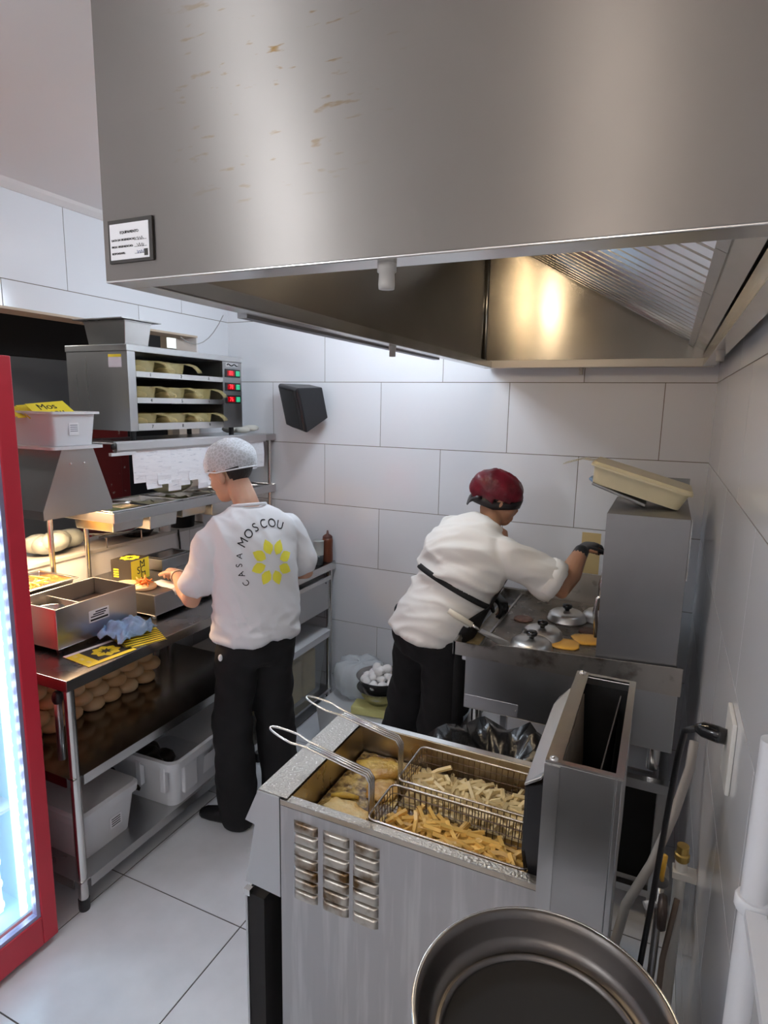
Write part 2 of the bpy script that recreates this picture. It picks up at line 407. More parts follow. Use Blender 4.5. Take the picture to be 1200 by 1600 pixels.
for i in range(NF):
    v0 = HY0+.07+FW*i
    fl = fbox('baffle_filter', .055, sL-.01, v0+.004, v0+FW-.004, -.030, -.026, STEELDARK, hood)
    n = 5; p = (FW-.02)/n
    for k in range(n):
        va = v0+.01+p*k
        if slat_me is None:
            b = MB()
            b.rings([[(u, 0, -.020), (u, p*.20, .002), (u, p*.46, .002), (u, p*.66, -.020), (u, p*.62, -.022), (u, p*.04, -.022)] for u in (.055, sL-.012)], True)
            slat_me = b.mesh('slat'); slat_me.materials.append(STEELB)
        o = link('slat', slat_me, fl); o.matrix_local = Mf @ T(0, va, 0)
    fbox('filter_frame', .050, .075, v0+.002, v0+FW-.002, -.002, .006, STEEL, fl)
# grease-cup nozzles under the rim
def nozzle(x, y, z, r=.014):
    b = MB(); b.lathe([(r*1.1, 0), (r*1.1, -.012), (r*.9, -.013), (r*.95, -.03), (r*.9, -.036), (.0005, -.036)], 16, (x, y, z)); b.build('drain_cap', mat('grey_plastic_cap', (.45, .43, .40), .4), hood, True)
nozzle(-.40, HY0+.03, HZ-.004, .013); nozzle(-.915, 2.05, HZ-.004, .012); nozzle(-.43, HY1-.03, HZ-.004, .011); nozzle(.14, 2.45, HZ-.0045, .013)
b = MB(); b.box((HX0-.03, 1.25, HZ-.010), (HX0-.002, 2.62, HZ+.004)); b.build('edge_strip', mat('grey_edge_strip', (.20, .20, .21), .4, .6), hood)
# brown grease marks on the front panel (stain in the hood material)
nt = HOODS.node_tree; N = nt.nodes; Lk = nt.links; bs = N['Principled BSDF']
tc = N.new('ShaderNodeTexCoord'); mp = N.new('ShaderNodeMapping'); mp.inputs['Rotation'].default_value = (0, .25, 0); mp.inputs['Scale'].default_value = (9, 9, 42)
nz = N.new('ShaderNodeTexNoise'); nz.inputs['Scale'].default_value = 2.2; nz.inputs['Detail'].default_value = 3
Lk.new(tc.outputs['Object'], mp.inputs[0]); Lk.new(mp.outputs[0], nz.inputs['Vector'])
r1 = N.new('ShaderNodeMapRange'); r1.inputs['From Min'].default_value = .63; r1.inputs['From Max'].default_value = .71; Lk.new(nz.outputs['Fac'], r1.inputs['Value'])
vd = N.new('ShaderNodeVectorMath'); vd.operation = 'DISTANCE'; vd.inputs[1].default_value = (-.585, HY0, 2.47); Lk.new(tc.outputs['Object'], vd.inputs[0])
r2 = N.new('ShaderNodeMapRange'); r2.inputs['From Min'].default_value = .06; r2.inputs['From Max'].default_value = .24; r2.inputs['To Min'].default_value = 1; r2.inputs['To Max'].default_value = 0; Lk.new(vd.outputs['Value'], r2.inputs['Value'])
mu = N.new('ShaderNodeMath'); mu.operation = 'MULTIPLY'; Lk.new(r1.outputs[0], mu.inputs[0]); Lk.new(r2.outputs[0], mu.inputs[1])
mx = N.new('ShaderNodeMixRGB'); old = bs.inputs['Base Color'].links[0].from_socket
Lk.new(mu.outputs[0], mx.inputs[0]); Lk.new(old, mx.inputs[1]); mx.inputs[2].default_value = (.22, .14, .06, 1); Lk.new(mx.outputs[0], bs.inputs['Base Color'])
# lamp in the hood
t = thing('hood_lamp', 'warm bulkhead lamp inside the extraction hood', 'lamp', (HX0+.10, 1.95, 2.74))
MB().lathe([(.001, .058), (.06, .058), (.06, .02), (.05, .015)], 20).build('lamp_base', STEEL, t, True)
MB().ell((0, 0, .0), (.045, .045, .035), 16, 8).build('lamp_glass', LAMPW, t, True)
d = bpy.data.lights.new('hood_bulb', 'POINT'); d.energy = 5.5; d.color = (1, .80, .55); d.shadow_soft_size = .05
o = bpy.data.objects.new('hood_bulb', d); COL.objects.link(o); o.location = (HX0+.10, 1.95, 2.685)
# sanitising notice on the hood front
x0, x1, z0, z1 = -.925, -.823, 2.207, 2.278
pl = thing('notice_plate', 'black-framed white equipment notice on the hood front corner', 'notice', (x0, HY0, z0)); pl.location = (0, 0, 0)
bx('frame', (x0, HY0-.004, z0), (x1, HY0-.0002, z1), BLACKC, pl)
bx('card', (x0+.005, HY0-.0052, z0+.005), (x1-.007, HY0-.004, z1-.007), PAPER, pl)
cx = (x0+x1)/2
Mt = lambda x, z: T(x, HY0-.0056, z) @ Rx(PI/2)
text_obj('lettering', 'EQUIPAMENTO', .0062, INK, Mt(cx, z1-.022), pl)
for i, s_ in enumerate(('DATA DA HIGIENIZACAO:', 'PROX. HIGIENIZACAO:', 'RESPONSAVEL:')):
    text_obj('lettering', s_, .0048, INK, Mt(x0+.009, z1-.034-.011*i), pl, align='LEFT')
    bx('rule', (x1-.040, HY0-.0056, z1-.0365-.011*i), (x1-.012, HY0-.0052, z1-.0360-.011*i), INK, pl)
for i, m_ in enumerate((INK, INK, BLUEINK)):
    pts = [(x1-.034+.002*k, HY0-.0058, z1-.034-.011*i+.003*math.sin(k*2.3+i)) for k in range(9)]
    MB().tube(pts, .0004, 4).build('handwriting', m_, pl)
bx('stamp', (x1-.018, HY0-.0056, z0+.008), (x1-.010, HY0-.0052, z0+.019), BLACKC, pl)

# ================================================================== DISPLAY FRIDGE (left edge)
fx, fy0, fy1, fz1 = -1.885, .55, 1.300, 2.10
fr = thing('display_fridge', 'red upright display fridge with lit glass door', 'fridge', (fx-.33, .9, 0)); fr.location = (0, 0, 0)
b = MB(); xb = fx-.62
b.box((xb, fy0, .06), (fx-.05, fy0+.04, fz1)); b.box((xb, fy1-.04, .06), (fx-.05, fy1, fz1)); b.box((xb, fy0+.04, fz1-.10), (fx-.05, fy1-.04, fz1)); b.box((xb, fy0+.04, .06), (fx-.05, fy1-.04, .14)); b.box((xb, fy0+.04, .14), (xb+.03, fy1-.04, fz1-.10))
b.build('cabinet', RED, fr, bevel=.006)
bx('liner', (xb+.031, fy0+.041, .141), (xb+.04, fy1-.041, fz1-.101), FRIN, fr)
bx('liner', (xb+.04, fy1-.05, .141), (fx-.055, fy1-.041, fz1-.101), FRIN, fr)
bx('liner', (xb+.04, fy0+.041, .141), (fx-.055, fy1-.05, .15), FRIN, fr)
b = MB(); s = .058
b.box((fx-.048, fy0, .025), (fx, fy0+s, fz1)); b.box((fx-.048, fy1-s, .025), (fx, fy1, fz1)); b.box((fx-.048, fy0+s, fz1-.23), (fx, fy1-s, fz1)); b.box((fx-.048, fy0+s, .025), (fx, fy1-s, .05+s+.03))
dr = b.build('door', RED, fr, bevel=.004)
gz0, gz1, gy0, gy1 = .05+s+.03, fz1-.23, fy0+s, fy1-s
b = MB(); g = .014
b.box((fx-.03, gy0, gz0), (fx-.006, gy0+g, gz1)); b.box((fx-.03, gy1-g, gz0), (fx-.006, gy1, gz1)); b.box((fx-.03, gy0+g, gz0), (fx-.006, gy1-g, gz0+g)); b.box((fx-.03, gy0+g, gz1-g), (fx-.006, gy1-g, gz1))
b.build('gasket', mat('gasket_lilac', (.35, .33, .50), .35, .3), dr)
bx('glass', (fx-.02, gy0+g, gz0+g), (fx-.016, gy1-g, gz1-g), GLASS, dr)
led_me = MB().ell((0, 0, 0), (.010, .012, .012), 8, 6).mesh('led'); led_me.materials.append(LEDC)
bx('led_strip', (fx-.052, gy1-.045, gz0+.02), (fx-.046, gy1-.02, gz1-.02), mat('led_strip_white', (.8, .85, .9), .5, emit=(.55, .8, 1), estr=1.0), fr)
z = gz0+.05; k = 0
while z < gz1-.03:
    o = link('led', led_me, fr, True); o.location = (fx-.043, gy1-.033, z); z += .052
z = gz0+.06
while z < gz1-.03:
    o = link('led', led_me, fr, True); o.location = (fx-.115, gy1-.075, z); o.scale = (1.3, 1.6, 1.6); z += .085
bx('led_strip', (fx-.13, gy1-.095, gz0+.02), (fx-.125, gy1-.055, gz1-.02), MATS['led_strip_white'], fr)
for z in (.55, .95, 1.35):
    bx('shelf', (xb+.05, fy0+.045, z), (fx-.09, fy1-.055, z+.012), mat('shelf_wire_white', (.7, .78, .85), .4), fr)
for y in (fy0+.08, fy1-.08):
    for x in (xb+.06, fx-.1): MB().cyl((x, y, 0), (x, y, .062), .022, n=12).build('foot', BLACK, fr)

# ================================================================== PREP TABLES
TX0, TX1, TZ = -2.68, -1.885, .97
def leg(parent, x, y, z0, z1, r=.019, m=STEELB):
    MB().cyl((x, y, z0+.045), (x, y, z1), r, n=16).build('leg', m, parent, 'auto')
    MB().lathe([(.0005, 0), (r*1.05, 0), (r*1.12, .01), (r*1.12, .05), (r*.8, .052)], 14, (x, y, z0)).build('foot', BLACK, parent, 'auto')
y0, y1 = 1.405, 2.62
pt = thing('prep_table', 'long stainless steel prep table with two undershelves, left of the worker in the white T-shirt', 'table', (-2.28, 2.0, 0)); pt.location = (0, 0, 0)
b = MB(); b.box((TX0, y0, TZ-.006), (TX1, y1, TZ)); b.box((TX1-.004, y0, TZ-.045), (TX1, y1, TZ-.006)); b.box((TX0, y0, TZ-.045), (TX1-.004, y0+.004, TZ-.006))
bx('front_edge', (TX1, y0, TZ-.043), (TX1+.0015, y1, TZ-.001), STEELB, pt)
b.build('tabletop', mat('worktop_steel', (.34, .33, .33), .26, 1, noise=.25, nscale=5, rnoise=.08), pt, bevel=.002)
for x in (TX1-.03, TX0+.04):
    for y in (y0+.03, y1-.05): leg(pt, x, y, 0, TZ-.046)
b = MB(); b.box((TX0+.02, y0+.01, .565), (TX1-.012, y1-.02, .570)); b.box((TX1-.012, y0+.05, .530), (TX1-.008, y1-.02, .570)); b.box((TX0+.02, y0+.006, .530), (TX1-.05, y0+.01, .570))
b.build('middle_shelf', STEELDARK, pt)
bx('shelf_edge', (TX1-.008, y0+.05, .532), (TX1-.006, y1-.06, .571), STEELB, pt)
b = MB(); b.box((TX0+.02, y0+.01, .130), (TX1-.010, y1-.02, .135)); b.box((TX1-.010, y0+.05, .095), (TX1-.006, y1-.02, .135)); b.box((TX0+.02, y0+.006, .095), (TX1-.05, y0+.01, .135))
b.build('bottom_shelf', STEEL, pt)
b = MB(); b.lathe([(.014, 0), (.014, .24)], 12, (TX1-.10, y0+.035, .62), cap=True); b.build('rail_tube', STEELD, pt, True)
MB().ell((TX1-.10, y0+.035, .87), (.02, .02, .03), 12, 8).build('tube_cap', BLACK, pt, True)
y0, y1 = 2.63, 3.385
st = thing('drawer_table', 'steel table with a drawer in the far left corner against the back wall', 'table', (-2.28, 3.0, 0)); st.location = (0, 0, 0)
b = MB(); b.box((TX0, y0, TZ-.006), (TX1, y1, TZ)); b.box((TX1-.004, y0, TZ-.05), (TX1, y1, TZ-.006))
b.build('tabletop', MATS['worktop_steel'], st, bevel=.002)
bx('front_edge', (TX1, y0, TZ-.048), (TX1+.0015, y1, TZ-.001), STEELB, st)
for x in (TX1-.025, TX0+.04):
    for y in (y0+.05, y1-.035): leg(st, x, y, 0, TZ-.051)
dw = bx('drawer', (TX1-.5, 2.80, .665), (TX1-.012, 3.32, .875), STEEL, st, bevel=.003)
bx('drawer_pull', (TX1-.0115, 2.80, .862), (TX1+.004, 3.32, .890), STEELB, dw, bevel=.003)
b = MB(); b.cyl((TX1-.0125, 3.28, .845), (TX1-.008, 3.28, .845), .005, n=8); b.build('screw', BLACK, dw)
bx('bottom_shelf', (TX0+.02, y0+.02, .095), (TX1-.008, y1-.02, .110), STEEL, st)

# ---- under the tables
bn = thing('lidded_box', 'white lidded plastic food box on the bottom shelf beside the table leg', 'box', (-2.2, 1.6, .135)); bn.location = (0, 0, 0)
cx0, cx1, cy0, cy1 = -2.50, -1.965, 1.48, 1.76
b = MB()
def RR(x0, x1, y0, y1, z, r=.03, n=5):
    out = []
    for (cx, cy, a0) in ((x1-r, y1-r, 0), (x0+r, y1-r, PI/2), (x0+r, y0+r, PI), (x1-r, y0+r, 1.5*PI)):
        for k in range(n+1):
            a = a0+PI/2*k/n; out.append((cx+r*math.cos(a), cy+r*math.sin(a), z))
    return out
b.rings([RR(cx0+.02, cx1-.02, cy0+.02, cy1-.02, .1355), RR(cx0, cx1, cy0, cy1, .31)]); b.build('tub', WPLAS, bn, 'auto')
b = MB(); b.rings([RR(cx0-.012, cx1+.012, cy0-.012, cy1+.012, .311), RR(cx0-.014, cx1+.014, cy0-.014, cy1+.014, .345), RR(cx0-.004, cx1+.004, cy0-.004, cy1+.004, .357)]); b.build('lid', WPLAS, bn, 'auto')
b = MB(); b.box((cx1-.0095, 1.62, .20), (cx1-.0085, 1.68, .25)); lbq = b.build('sticker', PAPER, bn)
lbq.location = (.006, 0, 0)
for k in range(4): bx('print_line', (cx1-.0023, 1.628, .208+.010*k), (cx1-.0018, 1.672, .212+.010*k), INK, bn)
# crate, turned a little
cr = thing('storage_crate', 'large open white plastic crate on the bottom shelf beside the worker', 'crate', (-2.14, 2.14, .136), rotz=.03)
def crate_ring(e, z, notch=0):
    return RR(-.27+e, .27-e, -.27+e, .27-e, z, .045, 5)
b = MB(); b.rings([crate_ring(.035, 0), crate_ring(.012, .205), crate_ring(-.012, .207), crate_ring(-.014, .245), crate_ring(.004, .247), crate_ring(.012, .21), crate_ring(.04, .012)])
b.build('shell', WPLAS, cr, 'auto')
for x in (-.18, .06, .2):
    bx('rib', (x, -.284, .10), (x+.03, -.258, .225), WPLAS, cr, bevel=.004)
for y in (-.2, .12):
    bx('rib', (.248, y, .06), (.268, y+.09, .232), WPLAS, cr, bevel=.006)
b = MB(); b.box((.2562, -.06, .075), (.2575, .05, .17), Ry(0)); lb2 = b.build('sticker', PAPER, cr); lb2.rotation_euler = (0, .11, 0); lb2.location = (-.006, 0, .03)
for k in range(4): bx('print_line', (.2586, -.02, .135+.009*k), (.2592, .015, .139+.009*k), INK, cr)
rub = thing('dark_food_heap', 'heap of dark brown food bags lying inside the open white crate', 'food')
rub.location = (-2.22, 2.02, .150)
b = MB(); random.seed(3)
for i in range(14): b.ell((random.uniform(-.12, .13), random.uniform(-.10, .12), random.uniform(.03, .09)), (.06, .05, .04), 10, 6)
b.build('bag', mat('dark_brown_bag', (.03, .018, .012), .4, noise=.4, nscale=20), rub, True)
# clear container
cc = thing('clear_container', 'clear plastic container of yellow packs under the drawer table', 'container', (-2.1, 3.1, .111)); cc.location = (0, 0, 0)
b = MB(); b.rings([RR(-2.45, -1.94, 2.74, 3.30, .1115), RR(-2.48, -1.91, 2.71, 3.335, .47), RR(-2.475, -1.915, 2.715, 3.33, .47), RR(-2.445, -1.945, 2.745, 3.295, .116)]); b.build('tub', CLEARP, cc, 'auto')
b = MB(); b.rings([RR(-2.495, -1.895, 2.70, 3.348, .471), RR(-2.498, -1.892, 2.697, 3.351, .515), RR(-2.47, -1.92, 2.72, 3.325, .525)]); b.build('lid', WPLAST, cc, 'auto')
for i, y in enumerate((2.78, 2.95, 3.12)):
    o = bx('cheese_pack', (-2.3, y, .118), (-1.965, y+.15, .36+.02*i), mat('pale_yellow_pack', (.78, .60, .25), .5, noise=.2, nscale=10), None, bevel=.008)
    tag(o, ['yellow food pack in the clear container, nearest the worker', 'yellow food pack in the middle of the clear container', 'yellow food pack in the clear container, nearest the back wall'][i], 'food pack', 'yellow packs in the clear container')
# buns on the middle shelf
b = MB(); b.lathe([(.0005, 0), (.042, .001), (.052, .012), (.053, .026), (.045, .042), (.028, .052), (.0005, .056)], 16); bun_me = b.mesh('bun'); bun_me.materials.append(BUN)
random.seed(5); kk = 0
for layer in range(4):
    for row in range(2):
        n = 7 if row == 0 else 4
        for i in range(n):
            if row == 0 and layer == 3 and i > 3: continue
            o = link('burger_bun', bun_me, None, True)
            o.location = (-2.30-.108*row+random.uniform(-.008, .008), 1.52+.105*i+.04*(layer % 2)+random.uniform(-.006, .006), .571+.056*layer)
            o.scale = (1, 1, 1.0)
            o.rotation_euler = (0, 0, random.uniform(0, 6))
            nth = ['nearest the table leg', 'second from the table leg', 'third from the table leg', 'fourth from the table leg', 'fifth from the table leg', 'sixth from the table leg', 'farthest from the table leg'][i]
            tag(o, f"golden burger bun in the {['front', 'back'][row]} row, {['bottom', 'second', 'third', 'top'][layer]} layer, {nth}", 'bun', 'burger buns under the prep table')

# ---- on the worktop: warmer box
wb = thing('warmer_box', 'open stainless steel food warmer box at the near end of the prep table', 'food warmer', (-2.3, 1.75, TZ)); wb.location = (0, 0, 0)
wx0, wx1, wy0, wy1, wz0, wz1 = -2.372, -2.11, 1.55, 1.952, .99, 1.157
b = MB(); t_ = .008
b.box((wx1-t_, wy0, wz0), (wx1, wy1, wz1)); b.box((wx0, wy0, wz0), (wx0+t_, wy1, wz1)); b.box((wx0+t_, wy0, wz0), (wx1-t_, wy0+t_, wz1)); b.box((wx0+t_, wy1-t_, wz0), (wx1-t_, wy1, wz1)); b.box((wx0+t_, wy0+t_, wz0), (wx1-t_, wy1-t_, wz0+.01))
b.build('body', STEEL, wb, bevel=.003)
bx('sticker', (wx1, 1.70, 1.055), (wx1+.0008, 1.80, 1.105), PAPER, wb)
for k_ in range(3): bx('print_band', (wx1+.0008, 1.708+.012*k_, 1.075+.009*k_), (wx1+.0012, 1.775+.008*k_, 1.080+.009*k_), INK, wb)
bx('print_line', (wx1+.0008, 1.706, 1.060), (wx1+.0012, 1.794, 1.068), INK, wb)
bx('divider', (wx0+t_, 1.70, wz0+.012), (wx1-t_, 1.705, wz1-.02), STEELD, wb)
b = MB(); b.box((wx0+t_+.004, 1.71, wz0+.012), (wx1-t_-.004, wy1-t_-.004, wz1-.075)); b.build('inner_pan', mat('dark_pan', (.035, .022, .018), .3, .5, noise=.4, nscale=14), wb)  # block added to make the box floor dark
MB().lathe([(.0005, .0), (.045, .0), (.075, .05), (.078, .075), (.074, .073), (.042, .006), (.0005, .006)], 24, (-2.25, 1.628, wz0+.05)).build('round_bowl', STEELB, wb, True)
for x in (wx0+.03, wx1-.03):
    for y in (wy0+.03, wy1-.03): MB().cyl((x, y, TZ+.0005), (x, y, wz0), .014, n=10).build('foot', BLACK, wb)
tg = thing('tongs', 'steel serving tongs lying inside the warmer box', 'tongs', (-2.22, 1.74, 1.06), rot=(0, -.35, .5))
for s in (-1, 1):
    MB().tube([(-.10, .002*s, 0), (0, .012*s, .004), (.06, .018*s, 0), (.09, .012*s, -.006)], [.004, .007, .007, .004], 8).build('arm', STEELB, tg, True)
# tray of fries glowing under the heat lamp
tr = thing('fries_tray', 'shallow steel tray of warm fries lit by the heat lamp', 'tray', (-2.42, 1.73, 1.158)); tr.location = (0, 0, 0)
rect_tub('tray', -2.62, -2.39, 1.60, 1.86, 1.13, 1.175, STEELB, tr, rim=.015, taper=.94)
bx('riser', (-2.60, 1.62, TZ+.0005), (-2.41, 1.84, 1.1295), STEELD, tr)
random.seed(11)
fry_me = MB().box((-.004, -.03, -.004), (.004, .03, .004)).mesh('french_fry'); fry_me.materials.append(FRYGOLD)
for i in range(28):
    o = link('french_fry', fry_me); o.location = (random.uniform(-2.59, -2.42), random.uniform(1.64, 1.82), 1.142+random.uniform(0, .018))
    o.rotation_euler = (random.uniform(-.2, .2), 0, random.uniform(0, 3))
    tag(o, 'golden french fry on the tray beneath the heat lamp', 'french fry', 'fries on the tray under the heat lamp')
# heat lamp hood on posts
hl = thing('heat_lamp_station', 'stainless steel trapezoid heat lamp hood on two posts', 'heat lamp', (-2.4, 1.76, TZ)); hl.location = (0, 0, 0)
hx0, hx1 = -2.54, -2.20
b = MB()
def prof(s, z): return None
P0 = [(1.598, 1.495), (1.930, 1.495), (1.930, 1.53), (1.848, 1.768), (1.698, 1.768), (1.598, 1.53)]
PI_ = [(1.604, 1.495), (1.924, 1.495), (1.924, 1.529), (1.844, 1.762), (1.702, 1.762), (1.604, 1.529)]
b.rings([[(hx1, y, z) for y, z in PI_], [(hx1, y, z) for y, z in P0], [(hx0, y, z) for y, z in P0], [(hx0, y, z) for y, z in PI_]], False)
b._add([(hx1, y, z) for y, z in P0], [(0, 1, 2, 3, 4, 5)]); b._add([(hx0, y, z) for y, z in P0], [(0, 1, 2, 3, 4, 5)])
bmesh.ops.remove_doubles(b.bm, verts=b.bm.verts, dist=1e-5)
# open underside: outer shell of walls only
b.bm.free(); b = MB()
def quad(p, q, r, s_): b._add([p, q, r, s_], [(0, 1, 2, 3)])
for i in range(1, 6):
    (ya, za), (yb, zb) = P0[i], P0[(i+1) % 6]
    quad((hx0, ya, za), (hx1, ya, za), (hx1, yb, zb), (hx0, yb, zb))
for x in (hx0, hx1): b._add([(x, y, z) for y, z in P0], [(0, 1, 2, 3, 4, 5)])
bmesh.ops.remove_doubles(b.bm, verts=b.bm.verts, dist=1e-5)
hs = b.build('lamp_hood', STEEL, hl); sm = hs.modifiers.new('solid', 'SOLIDIFY'); sm.thickness = .003; sm.offset = -1
for y in (1.735, 1.80): MB().ell((hx1+.001, y, 1.71), (.003, .006, .006), 10, 6).build('rivet', STEELB, hl, True)
for x, y in ((-2.453, 1.808), (-2.50, 1.70)):
    MB().cyl((x, y, 1.0272), (x, y, 1.495), .012, n=14).build('post', STEELB, hl, 'auto')
b = MB()
for x in (-2.45, -2.30):
    MB().ell((x, 1.765, 1.575), (.04, .04, .05), 14, 10).build('bulb', HEATB, hl, True)
    MB().cyl((x, 1.765, 1.62), (x, 1.765, 1.764), .02, n=12).build('bulb_socket', STEELB, hl, True)
d = bpy.data.lights.new('heat_light', 'AREA'); d.energy = 8; d.color = (1, .66, .38); d.shape = 'RECTANGLE'; d.size = .26; d.size_y = .16
o = bpy.data.objects.new('heat_light', d); COL.objects.link(o); o.location = (-2.52, 1.86, 1.465)
# white box of leaflets on the lamp hood
BACKSET = []
wbx = thing('leaflet_box', 'white translucent plastic box of yellow leaflets on the heat lamp', 'box', (-2.4, 1.77, 1.769)); wbx.location = (0, 0, 0)
b = MB(); b.rings([RR(-2.60, -2.185, 1.645, 1.895, 1.769, .02), RR(-2.60, -2.185, 1.645, 1.895, 1.781, .02)]); b.build('lid', WPLAST, wbx, 'auto')
b = MB(); b.rings([RR(-2.57, -2.215, 1.675, 1.865, 1.782, .02), RR(-2.58, -2.205, 1.665, 1.878, 1.910, .02), RR(-2.595, -2.19, 1.655, 1.892, 1.910, .02), RR(-2.595, -2.19, 1.655, 1.892, 1.920, .02), RR(-2.575, -2.21, 1.67, 1.873, 1.920, .02), RR(-2.566, -2.22, 1.68, 1.86, 1.786, .02)]); b.build('tub', WPLAST, wbx, 'auto')
bx('sticker', (-2.2085, 1.745, 1.825), (-2.2072, 1.79, 1.875), PAPER, wbx)
for k in range(4): bx('print_line', (-2.2068, 1.75, 1.84+.008*k), (-2.2064, 1.785, 1.843+.008*k), GREYINK, wbx)
card_me = MB().box((-.05, -.09, -.001), (.05, .09, .001)).mesh('card'); card_me.materials.append(YELLOWP)
for i in range(4):
    o = link('yellow_leaflet', card_me)
    o.location = (-2.34-.018*i, 1.775-.022*i, 1.925-.002*i); o.rotation_euler = (.10, .62-.10*i, .10-.16*i); BACKSET.append(o)
    tag(o, ['topmost yellow leaflet with black writing in the white box', 'second yellow leaflet in the white box', 'third yellow leaflet in the white box', 'lowest yellow leaflet in the white box'][i], 'leaflet', 'leaflets in the white box')
    if i == 0:
        for tx, ty, sz, s_ in ((-.02, -.01, .05, 'Mos'), (.02, .01, .05, 'cou')):
            text_obj('lettering', s_, sz, INK, T(tx, ty, .0014) @ Rz(PI/2), o)

# ================================================================== OVERSHELF with gastronorm pans and receipt rail
SX0, SX1 = -2.55, -2.20
osf = thing('overshelf', 'two-tier stainless overshelf standing on the worktop', 'shelf', (-2.43, 2.5, TZ)); osf.location = (0, 0, 0)
for x, y in ((SX1-.018, 3.145), (SX0+.02, 3.145), (SX0+.03, 2.047)):
    MB().cyl((x, y, 1.0272), (x, y, 1.776), .012, n=14).build('post', STEELB, osf, 'auto')
b = MB(); b.box((SX1-.006, 1.935, 1.425), (SX1, 3.185, 1.472)); b.box((SX0, 1.935, 1.425), (SX0+.006, 3.185, 1.472)); b.box((SX0+.006, 1.935, 1.425), (SX1-.006, 1.941, 1.472)); b.box((SX0+.006, 3.179, 1.425), (SX1-.006, 3.185, 1.472))
b.box((SX0+.006, 1.941, 1.462), (SX0+.05, 3.179, 1.466)); b.box((SX1-.05, 1.941, 1.462), (SX1-.006, 3.179, 1.466))
b.build('pan_frame', STEEL, osf, bevel=.002)
b = MB(); b.box((SX0, 1.95, 1.776), (SX1, 3.19, 1.782)); b.box((SX1-.004, 1.95, 1.745), (SX1, 3.19, 1.776)); b.build('top_shelf', STEEL, osf, bevel=.002)
# gastronorm pans hanging in the frame
fills = [mat('lettuce', (.30, .42, .16), .6, color2=(.55, .62, .40), nscale=25, bump=.8, bscale=30), mat('onion', (.62, .60, .48), .5, color2=(.40, .42, .25), nscale=30, bump=.8, bscale=40), mat('pickle', (.22, .25, .08), .4, color2=(.45, .42, .25), nscale=30, bump=.8, bscale=40),
         mat('sliced_onion', (.70, .66, .55), .4, noise=.3, nscale=30, bump=.6, bscale=40), mat('tomato', (.45, .12, .06), .4, noise=.4, nscale=20, bump=.6, bscale=40)]
ylist = [1.95, 2.17, 2.39, 2.62, 2.85]
plab = ['gastronorm pan of lettuce nearest the heat lamp', 'gastronorm pan of onion, second from the heat lamp', 'gastronorm pan of pickles in the middle of the overshelf', 'gastronorm pan behind the worker\'s head', 'gastronorm pan at the far end of the overshelf']
for i, y in enumerate(ylist):
    gp = thing('gastronorm_pan', 'steel '+plab[i], 'food pan', (-2.43, y+.1, 1.38), group='gastronorm pans in the overshelf'); gp.location = (0, 0, 0)
    rect_tub('pan', -2.50, -2.235, y+.008, y+.202, 1.375-.025*(i % 2), 1.478, STEELB, gp, rim=.012, taper=.9, bevel=.006)
    b = MB(); random.seed(20+i); n = 7
    pts = [[(-2.49+.245*a/n, y+.018+.174*c/n, 1.448+random.uniform(-.012, .012)) for a in range(n+1)] for c in range(n+1)]
    for c in range(n):
        for a in range(n): b._add([pts[c][a], pts[c][a+1], pts[c+1][a+1], pts[c+1][a]], [(0, 1, 2, 3)])
    bmesh.ops.remove_doubles(b.bm, verts=b.bm.verts, dist=1e-5)
    b.build('filling', fills[i], gp, True)
# plastic bag of greens propped in the pans and tongs
t = thing('salad_bag', 'clear bag of green salad lying on the overshelf pans behind the receipts', 'bag', (-2.40, 2.50, 1.478))
b = MB(); b.ell((0, 0, .055), (.09, .13, .05), 14, 8); b.build('bag', mat('bag_of_greens', (.35, .36, .20), .25, color2=(.62, .60, .45), nscale=14, bump=.6, bscale=22), t, True)
t = thing('kitchen_tongs', 'steel tongs resting across the near gastronorm pan', 'tongs', (-2.34, 2.03, 1.487), rot=(0, -.12, .6))
for s in (-1, 1): MB().tube([(-.10, .003*s, .0), (0, .016*s, .004), (.10, .014*s, .0)], [.004, .008, .005], 8).build('arm', STEELB, t, True)
# receipt rail
rr = thing('receipt_rail', 'aluminium ticket rail holding receipts on the overshelf edge', 'rail', (SX1, 2.5, 1.76)); rr.location = (0, 0, 0)
b = MB(); b.prism([(SX1+.001, 1.742), (SX1+.016, 1.742), (SX1+.02, 1.752), (SX1+.02, 1.782), (SX1+.012, 1.79), (SX1+.001, 1.79)], 1.955, 3.06, 'y'); b.build('rail', mat('anodised_aluminium', (.75, .75, .76), .32, 1), rr)
bx('end_plate', (SX1+.001, 1.925, 1.728), (SX1+.018, 2.06, 1.7415), mat('rail_end_white', (.72, .73, .75), .4), rr)
MB().ell((SX1+.01, 1.945, 1.768), (.012, .012, .015), 10, 8).build('end_cap', BLACK, rr, True)
RECM = mat('receipt_print', (.86, .86, .90), .75, color2=(.50, .52, .60), nscale=60, thr=(.60, .74), stretch=(1, .35, 3.2))
random.seed(9)
ylast = 2.035
